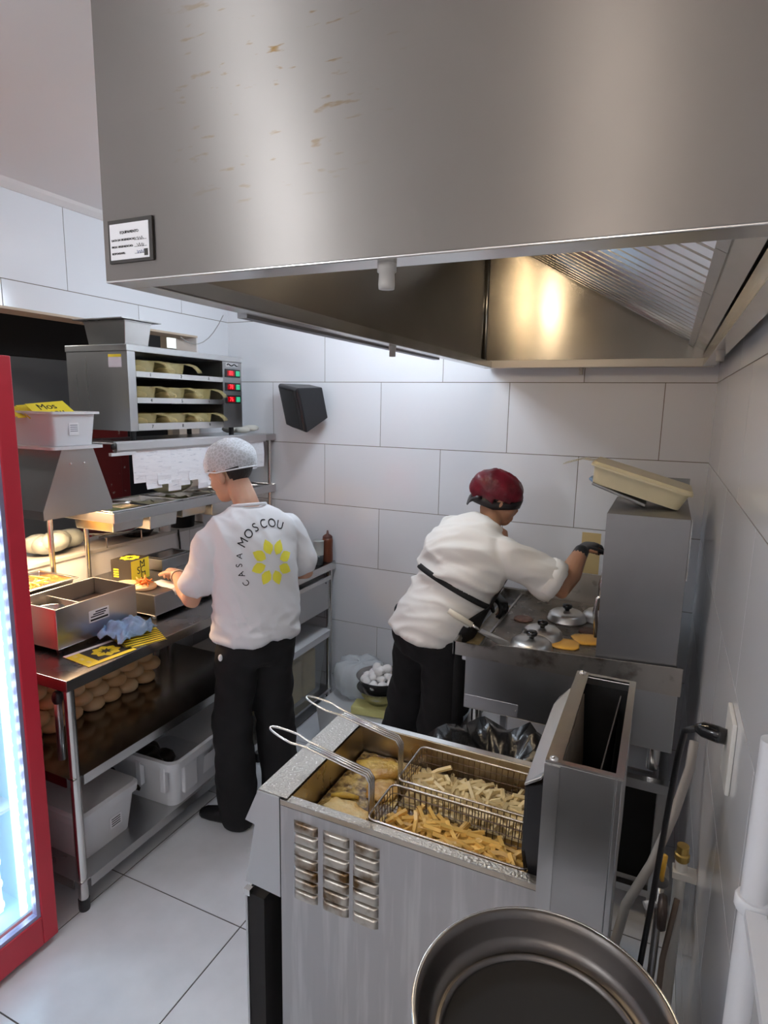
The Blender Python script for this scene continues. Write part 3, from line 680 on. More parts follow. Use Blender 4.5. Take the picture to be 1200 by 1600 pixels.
for i in range(14):
    w_ = random.uniform(.082, .098); h_ = [.13, .165, .15, .19, .17, .15, .20, .19, .17, .16, .15, .15, .14, .13][i]
    y = 2.05+.070*i; off = .003+.0022*(i % 3)
    b = MB(); n = 8; V0 = []
    for k in range(n+1):
        zz = 1.745-(h_+.02)*k/n; cur = .006*(k/n)**2*random.uniform(.5, 1.5)+off
        V0.append([(SX1+.002+cur, y, zz), (SX1+.0026+cur+.004*math.sin(k*.5), y+w_, zz-.004*random.random())])
    for k in range(n): b._add([V0[k][0], V0[k][1], V0[k+1][1], V0[k+1][0]], [(0, 1, 2, 3)])
    bmesh.ops.remove_doubles(b.bm, verts=b.bm.verts, dist=1e-5)
    o = b.build('order_receipt', RECM, None, False); BACKSET.append(o); sm = o.modifiers.new('solid', 'SOLIDIFY'); sm.thickness = .0004
    tag(o, f"white printed order receipt, {['first', 'second', 'third', 'fourth', 'fifth', 'sixth', 'seventh', 'eighth', 'ninth', 'tenth', 'eleventh', 'twelfth', 'thirteenth', 'last'][i]} on the ticket rail counted from the heat lamp", 'receipt', 'receipts on the ticket rail')

# ================================================================== HEATED CABINET
hc = thing('heated_cabinet', 'stainless steel heated holding cabinet with nine numbered bays', 'warming cabinet', (-2.4, 2.45, 1.783)); hc.location = (0, 0, 0)
X0, X1, Y0, Y1, Z0, Z1 = -2.585, -2.20, 2.055, 2.86, 1.832, 2.215
b = MB()
b.box((X0, Y0, Z0), (X1-.012, Y0+.012, Z1-.03)); b.box((X0, 2.70, Z0), (X1-.012, Y1, Z1-.03)); b.box((X0, Y0+.012, Z0), (X0+.012, 2.70, Z1-.03)); b.box((X0+.012, Y0+.012, Z0), (X1-.012, 2.70, Z0+.01))
b.build('body', STEEL, hc)
bx('top_cover', (X0-.004, Y0-.004, Z1-.03), (X1+.004, Y1+.004, Z1), STEEL, hc, bevel=.003)
bx('stile', (X1-.012, Y0, Z0), (X1, Y0+.045, Z1-.03), STEEL, hc)
bx('control_panel', (X1-.012, 2.70, Z0), (X1, Y1, Z1-.03), STEELD, hc)
bx('interior', (X0+.013, Y0+.013, Z0+.011), (X0+.02, 2.699, Z1-.031), BLACKM, hc)
strips = [(2.075, 2.100), (1.958, 1.983), (1.834, 1.866)]
num = 1
for za, zb in strips:
    bx('bay_strip', (X1-.012, Y0+.045, za), (X1+.002, 2.70, zb), STEELB, hc)
    bx('bay_floor', (X0+.02, Y0+.013, za+.006), (X1-.012, 2.70, za+.010), STEELD, hc)
    for y in (2.185, 2.385, 2.585):
        text_obj('lettering', str(num), .022, INK, T(X1+.0024, y, (za+zb)/2) @ Rz(PI/2) @ Rx(PI/2), hc); num += 1
for i, z in enumerate((2.125, 2.052, 1.985)):
    sw = bx('switch_plate', (X1, 2.718, z-.022), (X1+.003, 2.845, z+.022), BLACK, hc)
    bx('display', (X1+.003, 2.735, z-.014), (X1+.0045, 2.795, z+.014), mat('display_black', (.02, .0, .0), .2, emit=(.4, 0, .005), estr=.5), sw)
    text_obj('digits', ['80', '78', '76'][i], .032, REDLED, T(X1+.0048, 2.765, z) @ Rz(PI/2) @ Rx(PI/2), sw)
    bx('rocker', (X1+.003, 2.806, z-.014), (X1+.008, 2.836, z+.014), GREENLED, sw, bevel=.002)
bx('logo_plate', (X1, 2.725, 2.158), (X1+.0015, 2.83, 2.180), mat('logo_silver', (.6, .6, .6), .3, 1), hc)
MB().tube([(X1+.003, 2.735+.01*k, 2.169+.005*math.sin(k*1.3)) for k in range(10)], .0028, 6).build('logo_script', INK, hc, True)
bx('sticker', (X1-.115, Y0-.0008, 2.115), (X1-.035, Y0, 2.172), mat('sticker_lilac', (.65, .62, .70), .6), hc)
bx('sticker_band', (X1-.115, Y0-.0012, 2.160), (X1-.035, Y0-.0008, 2.172), YELLOW, hc)
for x in (X0+.04, X1-.04):
    for y in (Y0+.05, Y1-.05): MB().cyl((x, y, 1.7825), (x, y, Z0), .014, n=10).build('foot', BLACK, hc)
# amber trays in the bays
b = MB()
n = 10
RRi = lambda x0, x1, y0, y1, z: RR(x0, x1, y0, y1, z, .018, 3)
b.rings([RRi(-.26, -.006, .014, .128, .0005), RRi(-.27, 0, .004, .138, .066), RRi(-.267, -.003, .007, .135, .066), RRi(-.257, -.009, .017, .125, .004)])
tray_me = b.mesh('tray'); tray_me.materials.append(AMBER)
b = MB(); pts = [(-.004, .105, .064), (.012, .135, .066), (.03, .165, .056), (.038, .185, .038), (.040, .192, .026)]
b.rings([[(x, y-.02, z), (x, y+.014, z+.004), (x+.004, y+.014, z), (x+.004, y-.02, z-.004)] for x, y, z in pts]); hand_me = b.mesh('handle'); hand_me.materials.append(AMBER)
bd = {0: 'top', 1: 'middle', 2: 'bottom'}; pos = {0: 'left', 1: 'centre', 2: 'right'}
for r_, (za, zb) in enumerate(strips):
    for c_ in range(3):
        if r_ == 0 and c_ == 2: continue
        tr = thing('holding_tray', f'amber plastic holding tray in the {bd[r_]} row, {pos[c_]} bay, of the heated cabinet', 'tray', (X1-.014, 2.105+.195*c_, za+.0105), group='amber trays in the heated cabinet')
        o = link('tray', tray_me, tr, 'auto'); o = link('handle', hand_me, tr, True)
        bt = MB(); bt.ell((-.075, .07, .026), (.06, .045, .022), 12, 6); bt.build('fried_food', mat('cooked_filling', (.78, .55, .24), .5, noise=.4, nscale=25), tr, True)
# steel gastronorm container on top
gc = thing('steel_container', 'deep stainless steel container standing on top of the heated cabinet', 'container', (-2.4, 2.2, 2.216)); gc.location = (0, 0, 0)
rect_tub('pan', -2.50, -2.24, 2.09, 2.245, 2.216, 2.325, STEELB, gc, rim=.004, taper=.88, bevel=.010)
bx('lid', (-2.525, 2.05, 2.326), (-2.215, 2.285, 2.331), STEEL, gc, bevel=.001)
# cloth at far end of top shelf
t = thing('folded_cloth', 'crumpled white cloth on the far end of the top overshelf', 'cloth', (-2.30, 2.97, 1.783))
b = MB(); random.seed(4)
for i in range(7): b.ell((random.uniform(-.06, .06), random.uniform(-.05, .05), .022+random.uniform(0, .02)), (.05, .045, .02), 10, 6)
b.build('cloth', mat('offwhite_cloth', (.66, .64, .58), .9, bump=.4, bscale=30), t, True)
# the shelf group stands back against the hatch wall, built 6 % larger than drafted
BACKSET += [o for o in COL.objects if not o.parent and o.name.split('.')[0] in ('heat_lamp_station', 'leaflet_box', 'overshelf', 'gastronorm_pan', 'salad_bag', 'kitchen_tongs', 'receipt_rail', 'heated_cabinet', 'holding_tray', 'steel_container', 'folded_cloth')]
for o in BACKSET:
    q = o.location-V((-2.20, 2.0, 1.0))
    o.location = V((-2.335, 2.122, .9418))+q*1.06
    o.scale = (1.06, 1.06, 1.06)
# loudspeaker on back wall
sp = thing('wall_speaker', 'black loudspeaker tilted down on the back wall', 'speaker', (-2.055, 3.30, 1.965))
Ms = Rz(math.radians(-38)) @ Rx(math.radians(14)) @ Ry(math.radians(6))
b = MB(); b.rings([[(-.155, -.10, -.125), (.155, -.10, -.125), (.155, -.10, .125), (-.155, -.10, .125)], [(-.165, -.085, -.135), (.165, -.085, -.135), (.165, -.085, .135), (-.165, -.085, .135)], [(-.10, .09, -.095), (.10, .09, -.095), (.10, .09, .095), (-.10, .09, .095)]], M=Ms)
b.build('cabinet', BLACK, sp, bevel=.006)
b = MB(); b.rings([[(x, -.1005-.012*(1-(x/.15)**2), z) for x in [-.148+.296*k/8 for k in range(9)]] for z in (-.118, .118)] , False, M=Ms)
bm_ = b.bm
b.build('grille', mat('speaker_grille', (.015, .015, .017), .6, bump=.4, bscale=300), sp, True)
MB().cyl((.02, .05, 0), (.05, .098, 0), .012, n=10).build('bracket', BLACK, sp, True)
# ---------------- hatch: what stands on the ledge and beyond
LZ = OZ0+.0225
t = thing('serving_tray', 'round steel tray on a wire rack on the hatch ledge', 'tray', (-2.80, 2.42, LZ))
MB().lathe([(.0005, .06), (.13, .06), (.16, .075), (.162, .078), (.13, .064), (.0005, .063)], 28).build('tray', STEELB, t, True)
for k in range(6):
    MB().cyl((-.12+.048*k, -.13, .055), (-.12+.048*k, .13, .055), .003, n=6).build('rack_wire', WIRE, t)
for x in (-.12, .12):
    for y in (-.12, .12): MB().cyl((x, y, .0), (x, y, .055), .004, n=6).build('rack_foot', WIRE, t)
t = thing('paper_cup', 'white cup on the hatch ledge under the overshelf', 'cup', (-2.74, 2.78, LZ)); MB().lathe([(.0005, 0), (.036, 0), (.042, .10), (.043, .102), (.040, .10), (.034, .004), (.0005, .004)], 20).build('cup', WPLAS, t, True)
t = thing('black_bucket', 'black plastic tub on the hatch ledge beside the white cup', 'tub', (-2.76, 2.95, LZ)); MB().lathe([(.0005, 0), (.075, 0), (.088, .12), (.092, .122), (.085, .118), (.070, .004), (.0005, .004)], 24).build('tub', BLACK, t, True)
t = thing('frying_pan', 'black shallow pan on the hatch ledge', 'pan', (-2.80, 2.62, LZ)); MB().lathe([(.0005, 0), (.075, 0), (.095, .03), (.097, .032), (.090, .03), (.072, .004), (.0005, .004)], 24).build('pan', BLACK, t, True)
MB().tube([(.05, -.08, .025), (.06, -.12, .035), (.065, -.16, .035)], .007, 8).build('handle', BLACK, t, True)
t = thing('plastic_bag', 'crumpled translucent plastic bag on the hatch ledge behind the heat lamp posts', 'bag', (-2.82, 2.12, LZ))
b = MB(); random.seed(8)
for i in range(6): b.ell((random.uniform(-.05, .05), random.uniform(-.10, .10), .05+random.uniform(0, .03)), (.06, .08, .05), 12, 8)
b.build('bag', mat('frosted_bag', (.30, .34, .33), .3, bump=.6, bscale=16), t, True)
pk_me = MB().box((-.07, -.05, 0), (.07, .05, .012)).mesh('packet'); pk_me.materials.append(mat('orange_packet', (.85, .35, .03), .45, color2=(.88, .62, .1), nscale=12))
for i in range(7):
    o = link('snack_packet', pk_me, None, False, .003); o.location = (-2.80+random.uniform(-.01, .01), 1.80+random.uniform(-.012, .012), LZ+.0005+.0145*i); o.rotation_euler = (0, 0, random.uniform(-.3, .3))
    tag(o, f"orange packet in the pile on the hatch ledge beside the fridge, {['lowest', 'second from below', 'third from below', 'middle', 'third from the top', 'second from the top', 'topmost'][i]}", 'packet', 'orange packets on the hatch ledge')
t = thing('power_cable', 'black cable hanging down the tiles behind the worker', 'cable', (0, 0, 0))
MB().tube([(XL+.01, 2.86, 1.185), (XL+.016, 2.865, 1.10), (XL+.015, 2.87, 1.0), (XL+.02, 2.90, .975)], .006, 8).build('cable', BLACK, t, True)
t = thing('red_cabinet', 'worn dark red metal cabinet seen through the hatch', 'cabinet', (-3.4, 2.9, 0)); t.location = (0, 0, 0)
bx('body', (-3.36, 2.66, .0), (-3.22, 2.985, 1.86), REDOLD, t, bevel=.01); bx('door', (-3.219, 2.67, .1), (-3.2, 2.90, 1.82), REDOLD, t, bevel=.006); bx('handle', (-3.2, 2.87, .9), (-3.185, 2.89, 1.25), mat('dark_red_trim', (.16, .01, .012), .4), t)
t = thing('black_television', 'black television high up in the room beyond the hatch', 'television', (-3.6, 2.7, 2.3)); t.location = (0, 0, 0)
bx('screen', (-3.66, 2.35, 2.22), (-3.60, 3.12, 2.60), BLACKM, t, bevel=.006); bx('bracket', (-3.80, 2.65, 2.35), (-3.66, 2.80, 2.45), BLACK, t); bx('wall_arm', (-5.1, 2.70, 2.38), (-3.80, 2.75, 2.42), BLACK, t)
t = thing('dark_partition', 'dark partition panel in the room beyond the hatch', 'partition', (-4.2, 3.6, 0)); t.location = (0, 0, 0)
bx('panel', (-4.24, 3.40, 0), (-4.2, 4.35, 1.75), BLACKM, t); bx('post', (-4.25, 4.36, 0), (-4.15, 4.46, 2.6), BEIGE, t)
t = thing('bright_sign', 'small white light fitting seen through the hatch corner', 'light fitting', (-3.2, 3.5, 2.3)); t.location = (0, 0, 0)
bx('body', (-3.26, 3.405, 2.34), (-3.2, 3.64, 2.41), mat('bright_fitting', (.9, .92, .92), .4, emit=(.9, 1, .97), estr=.7), t); bx('stem', (-3.24, 3.5, 2.4105), (-3.22, 3.52, CEIL-.001), BEIGE, t)
t = thing('hanging_wire', 'thin grey wire hanging in the corner beside the hatch', 'wire', (0, 0, 0))
MB().tube([(XL+.006, 2.95+.05*k, 2.33+.16*((k-2.2)/6)**2*1.4-.01) for k in range(9)], .0022, 6).build('wire', HOSEG, t, True)

# ================================================================== small things on the prep table
# steel plinth where burgers are put together
pb = thing('assembly_plinth', 'raised steel burger assembly plinth on the prep table in front of the worker', 'plinth', (-2.3, 2.3, TZ)); pb.location = (0, 0, 0)
bx('body', (-2.58, 2.025, .988), (-2.075, 2.60, 1.087), STEEL, pb, bevel=.003)
bx('top_plate', (-2.575, 2.03, 1.0872), (-2.08, 2.595, 1.0885), STEELD, pb)
for x in (-2.54, -2.12):
    for y in (2.06, 2.56): MB().cyl((x, y, TZ+.0005), (x, y, .988), .014, n=12).build('foot', STEELB, pb)
nb = thing('napkin_dispenser', 'low steel dispenser behind the yellow box on the plinth', 'dispenser', (-2.4, 2.45, 1.089)); nb.location = (0, 0, 0)
bx('body', (-2.50, 2.345, 1.089), (-2.34, 2.585, 1.150), STEELD, nb, bevel=.003); bx('slot', (-2.47, 2.37, 1.150), (-2.37, 2.56, 1.1515), STEELB, nb)
yb = thing('burger_box', 'black and yellow burger box standing on the plinth', 'box', (-2.385, 2.17, 1.089), rotz=.12)
bx('carton', (-.06, -.055, 0), (.06, .075, .105), YELLOWP, yb)
bx('side_panel', (-.06, -.056, 0), (.06, -.0552, .105), BLACKC, yb); bx('top_panel', (-.06, -.0552, .105), (.06, .075, .1058), BLACKC, yb)
for s_, z, y in (('M', .078, .025), ('SC', .048, .015), ('U', .016, .03)): text_obj('lettering', s_, .052, INK, T(.0606, y, z) @ Rz(PI/2) @ Rx(PI/2), yb)
for k in range(4): bx('print_line', (-.045, -.0566, .02+.012*k), (-.015, -.056, .027+.012*k), YELLOW, yb)
def flower(parent, M, r, m, n=8, hole=.24, name='petal', w=.58):
    for k in range(n):
        a = 2*PI*k/n+.2
        b = MB(); pts = []
        for (q, s_) in ((hole, 0), (.55, w*.42), (.72, w*.5), (.86, w*.3), (1.0, 0), (.86, -w*.3), (.72, -w*.5), (.55, -w*.42)):
            pts.append((r*(q*math.cos(a)-s_*math.sin(a)), r*(q*math.sin(a)+s_*math.cos(a)), 0))
        b._add([M @ V(p) for p in pts], [tuple(range(8))]); b.build(name, m, parent)
flower(yb, T(0, .01, .1064), .05, YELLOW)
bg = thing('open_burger', 'open burger half topped with orange shredded filling on the plinth', 'burger', (-2.20, 2.085, 1.089))
MB().lathe([(.0005, 0), (.052, 0), (.058, .008), (.056, .018), (.0005, .02)], 20).build('bun_base', BUN, bg, True)
b = MB(); random.seed(2)
for i in range(36):
    a = random.uniform(0, 6.28); r = random.uniform(0, .04); c = V((r*math.cos(a), r*math.sin(a), .024+random.uniform(0, .022))); d = V((random.uniform(-1, 1), random.uniform(-1, 1), random.uniform(-.4, .4))).normalized()*.016
    b.tube([c-d, c, c+d+V((0, 0, -.003))], .003, 5)
b.build('shredded_topping', CARROT, bg, True, kind='stuff')
bt = thing('bun_top', 'cut bun half lying beside the open burger', 'bun', (-2.30, 2.07, 1.089)); MB().lathe([(.0005, 0), (.05, .0), (.054, .012), (.05, .018), (.0005, .018)], 20).build('bun_half', mat('cut_bun', (.85, .62, .30), .6, noise=.15, nscale=14), bt, True)
o = thing('order_slip', 'white paper slip hanging over the edge of the plinth', 'paper', (-2.14, 2.14, 1.09))
b = MB(); rows_ = [(-.09, .003), (-.03, .0015), (.03, .0015), (.062, -.002), (.075, -.014), (.08, -.03)]
for i in range(5):
    (xa, za), (xb_, zb_) = rows_[i], rows_[i+1]; b._add([(xa, 0, za), (xb_, 0, zb_), (xb_, .085, zb_), (xa, .085, za)], [(0, 1, 2, 3)])
bmesh.ops.remove_doubles(b.bm, verts=b.bm.verts, dist=1e-5); q = b.build('paper', PAPER, o, True); sm = q.modifiers.new('solid', 'SOLIDIFY'); sm.thickness = .0005
# leaflets and brochure
for i in range(7):
    o = link('yellow_flyer', bx('flyer_tmp', (-.055, -.085, 0), (.055, .085, .0012), YELLOWP).data); bpy.data.objects.remove(bpy.data.objects['flyer_tmp'])
    o.location = (-1.940-.017*i, 1.810+.010*i, TZ+.0006+.0018*i); o.rotation_euler = (0, 0, -.32-.03*i)
    bx('black_edge', (.047, -.085, .0013), (.055, .085, .0016), INK, o); bx('black_edge', (-.05, -.085, .0013), (.047, -.080, .0016), INK, o)
    tag(o, f"yellow flyer in the fan by the blue cloth, {['lowest', 'second from below', 'third from below', 'middle', 'third from the top', 'second from the top', 'topmost'][i]}", 'flyer', 'fan of yellow flyers on the prep table')
br = thing('brochure', 'black brochure with yellow sunflower emblem at the worktop edge', 'brochure', (-1.985, 1.635, TZ+.0006), rotz=-.12)
bx('sheet', (-.085, -.10, 0), (.085, .11, .0012), BLACKC, br); bx('yellow_band', (-.084, -.10, .0012), (.085, -.045, .0018), YELLOWP, br); bx('yellow_edge', (.062, -.045, .0012), (.085, .11, .0018), YELLOWP, br)
bx('white_margin', (-.085, -.10, .0018), (-.066, .11, .0022), PAPER, br)
flower(br, T(0, .03, .0024) @ Rz(.3), .058, YELLOW)
for k in range(3): text_obj('lettering', 'm', .03, mat('pale_yellow_ink', (.95, .85, .4), .5), T(-.045+.045*k, -.072, .0022), br)
cl = thing('blue_cloth', 'crumpled pale blue cleaning cloth in front of the warmer box', 'cloth', (-2.045, 1.825, TZ+.014))
b = MB(); nU, nV = 34, 26; rng = random.Random(12); G_ = []
for i in range(nU+1):
    row = []
    for j in range(nV+1):
        u, v = i/nU-.5, j/nV-.5
        h = .055*math.exp(-((u*2.1)**2+(v*2.4)**2)*1.4)+.014*math.sin(9*u+5*math.sin(7*v+2))*math.cos(8*v+3*u)+.008*math.sin(23*u+11*v)+.006*math.sin(31*v-17*u)
        row.append((.085*math.sin(v*3)+.014*math.sin(11*u), u*.21+.012*math.sin(13*v), max(h+.004, .002+.004*math.sin(17*u+5*v)**2)))
    G_.append(row)
for i in range(nU):
    for j in range(nV): b._add([G_[i][j], G_[i+1][j], G_[i+1][j+1], G_[i][j+1]], [(0, 1, 2, 3)])
bmesh.ops.remove_doubles(b.bm, verts=b.bm.verts, dist=1e-5)
q = b.build('cloth', BLUECLOTH, cl, True); sm = q.modifiers.new('solid', 'SOLIDIFY'); sm.thickness = .003
# appliance, glass and sauce bottle at far end
ap = thing('countertop_warmer', 'small silver appliance with red displays at the far end of the table', 'appliance', (-2.16, 3.06, TZ)); ap.location = (0, 0, 0)
bx('body', (-2.30, 2.80, .988), (-1.955, 3.205, 1.09), mat('painted_silver', (.50, .50, .52), .35, .6), ap, bevel=.005)
for y in (3.02, 3.115):
    bx('display', (-1.955, y-.03, 1.02), (-1.9535, y+.03, 1.06), BLACK, ap); bx('red_digits', (-1.9535, y-.02, 1.031), (-1.9528, y+.012, 1.049), REDLED, ap)
for x in (-2.27, -1.985):
    for y in (2.83, 3.17): MB().cyl((x, y, TZ+.0005), (x, y, .988), .012, n=10).build('foot', STEELB, ap)
tb = thing('sauce_tub', 'pale tub of orange sauce with a black-handled ladle', 'tub', (-2.08, 3.09, 1.0905))
MB().lathe([(.0005, 0), (.085, 0), (.10, .085), (.104, .087), (.098, .084), (.08, .004), (.0005, .004)], 24).build('tub', mat('ivory_tub', (.62, .62, .60), .4), tb, True)
MB().lathe([(.0005, .078), (.05, .08), (.0965, .074)], 24).build('sauce', mat('orange_sauce', (.80, .42, .10), .3, noise=.2, nscale=12, bump=.4, bscale=12), tb, True)
MB().tube([(-.03, -.06, .09), (0, .0, .115), (.03, .06, .115)], [.004, .006, .004], 8).build('ladle_stem', STEELB, tb, True)
MB().tube([(.0, .0, .118), (.03, .07, .122), (.05, .12, .105)], [.010, .015, .012], 10).build('ladle_handle', BLACK, tb, True)
gl = thing('sauce_jar', 'half-full white and dark jar beside the brown sauce bottle', 'jar', (-1.935, 3.255, TZ+.0005))
MB().lathe([(.0005, 0), (.030, 0), (.032, .06), (.0005, .061)], 18).build('dark_base', mat('dark_jar', (.03, .04, .045), .3), gl, True)
MB().lathe([(.032, .0612), (.034, .15), (.036, .152), (.0005, .152)], 18).build('jar_top', mat('milky_plastic', (.62, .66, .62), .35, alpha=.8), gl, True)
bo = thing('sauce_bottle', 'brown squeeze sauce bottle in the far corner of the table', 'bottle', (-1.918, 3.338, TZ+.0005))
MB().lathe([(.0005, 0), (.032, .001), (.034, .01), (.034, .14), (.031, .158), (.0005, .158)], 20).build('body', SAUCE, bo, True)
MB().lathe([(.0315, .1582), (.030, .168), (.018, .178), (.009, .182), (.005, .205), (.0005, .206)], 20).build('cap', mat('brown_cap', (.10, .03, .02), .4), bo, True)

# ================================================================== FRYER
fz = .95; ny, fyy = 1.21, 1.672
F = thing('deep_fryer', 'stainless steel deep fryer with two fry baskets in the foreground', 'fryer', (-.5, 1.44, 0)); F.location = (0, 0, 0)
bx('side_panel', (-.835, ny, .06), (-.172, ny+.012, fz-.0155), FRYST, F)
bx('side_panel', (-.835, fyy-.012, .06), (-.172, fyy, fz-.0155), FRYST, F)
bx('front_plate', (-.835, ny+.012, .06), (-.827, fyy-.012, .68), STEELD, F)
bx('base_plate', (-.827, ny+.012, .06), (-.03, fyy-.012, .07), STEELD, F)
bx('back_plate', (-.04, ny, .06), (-.022, fyy, .84), STEELD, F)
bx('lower_side_panel', (-.171, ny, .06), (-.041, ny+.010, .84), FRYST, F)
bx('lower_side_panel', (-.171, fyy-.010, .06), (-.041, fyy, .84), FRYST, F)
# tank with sloping walls
ix0, ix1, iy0, iy1 = -.815, -.172, 1.236, 1.648
def rc(x0, x1, y0, y1, z): return [(x0, y0, z), (x1, y0, z), (x1, y1, z), (x0, y1, z)]
b = MB(); b.rings([rc(-.836, -.171, ny, fyy, fz-.014), rc(-.836, -.171, ny, fyy, fz), rc(ix0, ix1, iy0, iy1, fz), rc(ix0+.01, ix1-.01, iy0+.006, iy1-.006, .83), rc(ix0+.05, ix1-.03, iy0+.03, iy1-.03, .68)], False)
b._add(rc(ix0+.05, ix1-.03, iy0+.03, iy1-.03, .68), [(0, 1, 2, 3)])
b.build('tank', mat('tank_steel', (.47, .42, .35), .30, 1, color2=(.34, .25, .15), nscale=6, thr=(.45, .75), rnoise=.1), F, bevel=.003)
bx('top_edge', (-.834, ny-.001, fz), (-.173, ny+.024, fz+.0025), DRIP, F)
bx('top_edge', (-.834, fyy-.022, fz), (-.173, fyy+.001, fz+.0025), STEELB, F)
# front nose (control panel housing)
nose = [(-.905, .956), (-.837, .956), (-.837, .660), (-.95, .668), (-.917, .852), (-.948, .857)]
MB().prism(nose, ny-.002, ny+.004, 'y').build('nose_end_plate', STEEL, F)
MB().prism(nose, fyy-.004, fyy+.002, 'y').build('nose_end_plate', STEEL, F)
MB().prism([(x+.001, z-.002) if z > .9 else (x+.002, z) for x, z in nose], ny+.004, fyy-.004, 'y').build('front_nose', STEEL, F)
bx('front_ledge', (-.906, ny+.002, .9565), (-.816, fyy-.002, .9585), DRIP, F, label='front ledge beaded with oil drops')
# cabinet door below the nose
dd = bx('door', (-.952, ny-.004, .07), (-.945, fyy, .642), STEEL, F)
bx('door_core', (-.945, ny, .07), (-.892, fyy-.004, .63), BLACKM, dd)
bx('door_corner', (-.955, ny-.007, .628), (-.935, ny+.01, .646), STEELB, dd)
for x in (-.80, -.08):
    for y in (ny+.05, fyy-.05): MB().cyl((x, y, 0), (x, y, .061), .022, n=14).build('foot', STEELD, F, 'auto')
# louvres: raised pressed slots
def louvre(x0, x1, z0, z1):
    b = MB(); n = 7; d = .010
    prof = []
    for k in range(n+1):
        a = (0, .10, .22, .5, .75, .86, .95, 1)[k]; prof.append((z1-(z1-z0)*a, -d*(0, .62, .92, .98, 1.0, .98, .6, 0)[k]))
    ringA = [[(x0+e, ny+max(p[1]*s, -.03)-.0004, p[0]) for p in prof]+[(x0+e, ny+.002, z0), (x0+e, ny+.002, z1)] for e, s in ((0, .0), (.005, .75), (.012, 1))]
    ringB = [[(x1-e, ny+p[1]*s-.0004, p[0]) for p in prof]+[(x1-e, ny+.002, z0), (x1-e, ny+.002, z1)] for e, s in ((.012, 1), (.005, .75), (0, .0))]
    b.rings(ringA+ringB, True); return b
for c0, c1 in ((-.793, -.721), (-.706, -.630), (-.619, -.547)):
    zt = .906; ph = (.906-.675)/7
    for k in range(7): louvre(c0, c1, zt-ph*(k+1)+.006, zt-ph*k).build('louvre', LOUV, F, 'auto')
# stains below the louvres are carried by the panel material
# heating head
hx0, hx1, hy0, hy1, hz0, hz1 = -.168, -.020, 1.20, 1.678, .842, 1.25
H = b = MB(); t_ = .012
b.box((hx0, hy0, hz0), (hx0+t_, hy1, hz1)); b.box((hx1-t_, hy0, hz0), (hx1, hy1, hz1)); b.box((hx0+t_, hy0, hz0), (hx1-t_, hy0+t_, hz1)); b.box((hx0+t_, hy1-t_, hz0), (hx1-t_, hy1, hz1)); b.box((hx0+t_, hy0+t_, hz0), (hx1-t_, hy1-t_, hz0+.01))
Hh = b.build('heating_head', mat('head_steel', (.40, .40, .40), .33, 1, noise=.12, nscale=4, rnoise=.05), F, bevel=.002)
bx('head_lining', (hx0+t_+.001, hy0+t_+.001, hz0+.011), (hx1-t_-.001, hy1-t_-.001, hz0+.02), BLACKM, Hh)
b = MB(); b.box((hx0+t_+.0006, hy0+t_+.0006, hz0+.02), (hx1-t_-.0006, hy0+t_+.002, hz1-.02)); b.box((hx0+t_+.0006, hy1-t_-.002, hz0+.02), (hx1-t_-.0006, hy1-t_-.0006, hz1-.02)); b.box((hx1-t_-.002, hy0+t_+.002, hz0+.02), (hx1-t_-.0006, hy1-t_-.002, hz1-.02)); b.build('head_lining', BLACKM, Hh)
bx('head_rim', (hx0-.002, hy0-.002, hz1), (hx0+.030, hy1+.002, hz1+.006), STEELB, Hh); bx('head_rim', (hx1-.014, hy0-.002, hz1), (hx1+.002, hy1+.002, hz1+.005), STEELB, Hh)
bx('head_rim', (hx0+.030, hy0-.002, hz1), (hx1-.014, hy0+.012, hz1+.005), STEELB, Hh); bx('head_rim', (hx0+.030, hy1-.012, hz1), (hx1-.014, hy1+.002, hz1+.005), STEELB, Hh)
b = MB(); b.hexa([(hx0+.035, 1.24, 1.05), (hx0+.040, 1.24, 1.05), (hx0+.040, 1.58, 1.05), (hx0+.035, 1.58, 1.05), (hx0+.022, 1.24, 1.22), (hx0+.027, 1.24, 1.22), (hx0+.027, 1.62, 1.22), (hx0+.022, 1.62, 1.22)]); b.build('inner_baffle', mat('stained_beige_plate', (.40, .33, .26), .5, .4, noise=.3, nscale=16), Hh)
b = MB(); b.hexa([(hx1-.055, 1.34, 1.0), (hx1-.052, 1.34, 1.0), (hx1-.040, 1.62, 1.0), (hx1-.043, 1.62, 1.0), (hx1-.050, 1.32, 1.19), (hx1-.047, 1.32, 1.19), (hx1-.030, 1.64, 1.225), (hx1-.033, 1.64, 1.225)]); b.build('loose_plate', mat('dark_loose_plate', (.12, .11, .11), .4, .6), Hh)
bx('corner_strip', (hx0-.0035, hy0-.003, hz0-.01), (hx0+.028, hy0-.0005, hz1-.004), STEEL, Hh)
for y in (hy0+.006, hy1-.006): MB().lathe([(.009, 0), (.009, .004), (.0005, .006)], 12, (hx0+.014, y, hz1+.006)).build('screw', STEELB, Hh, True)
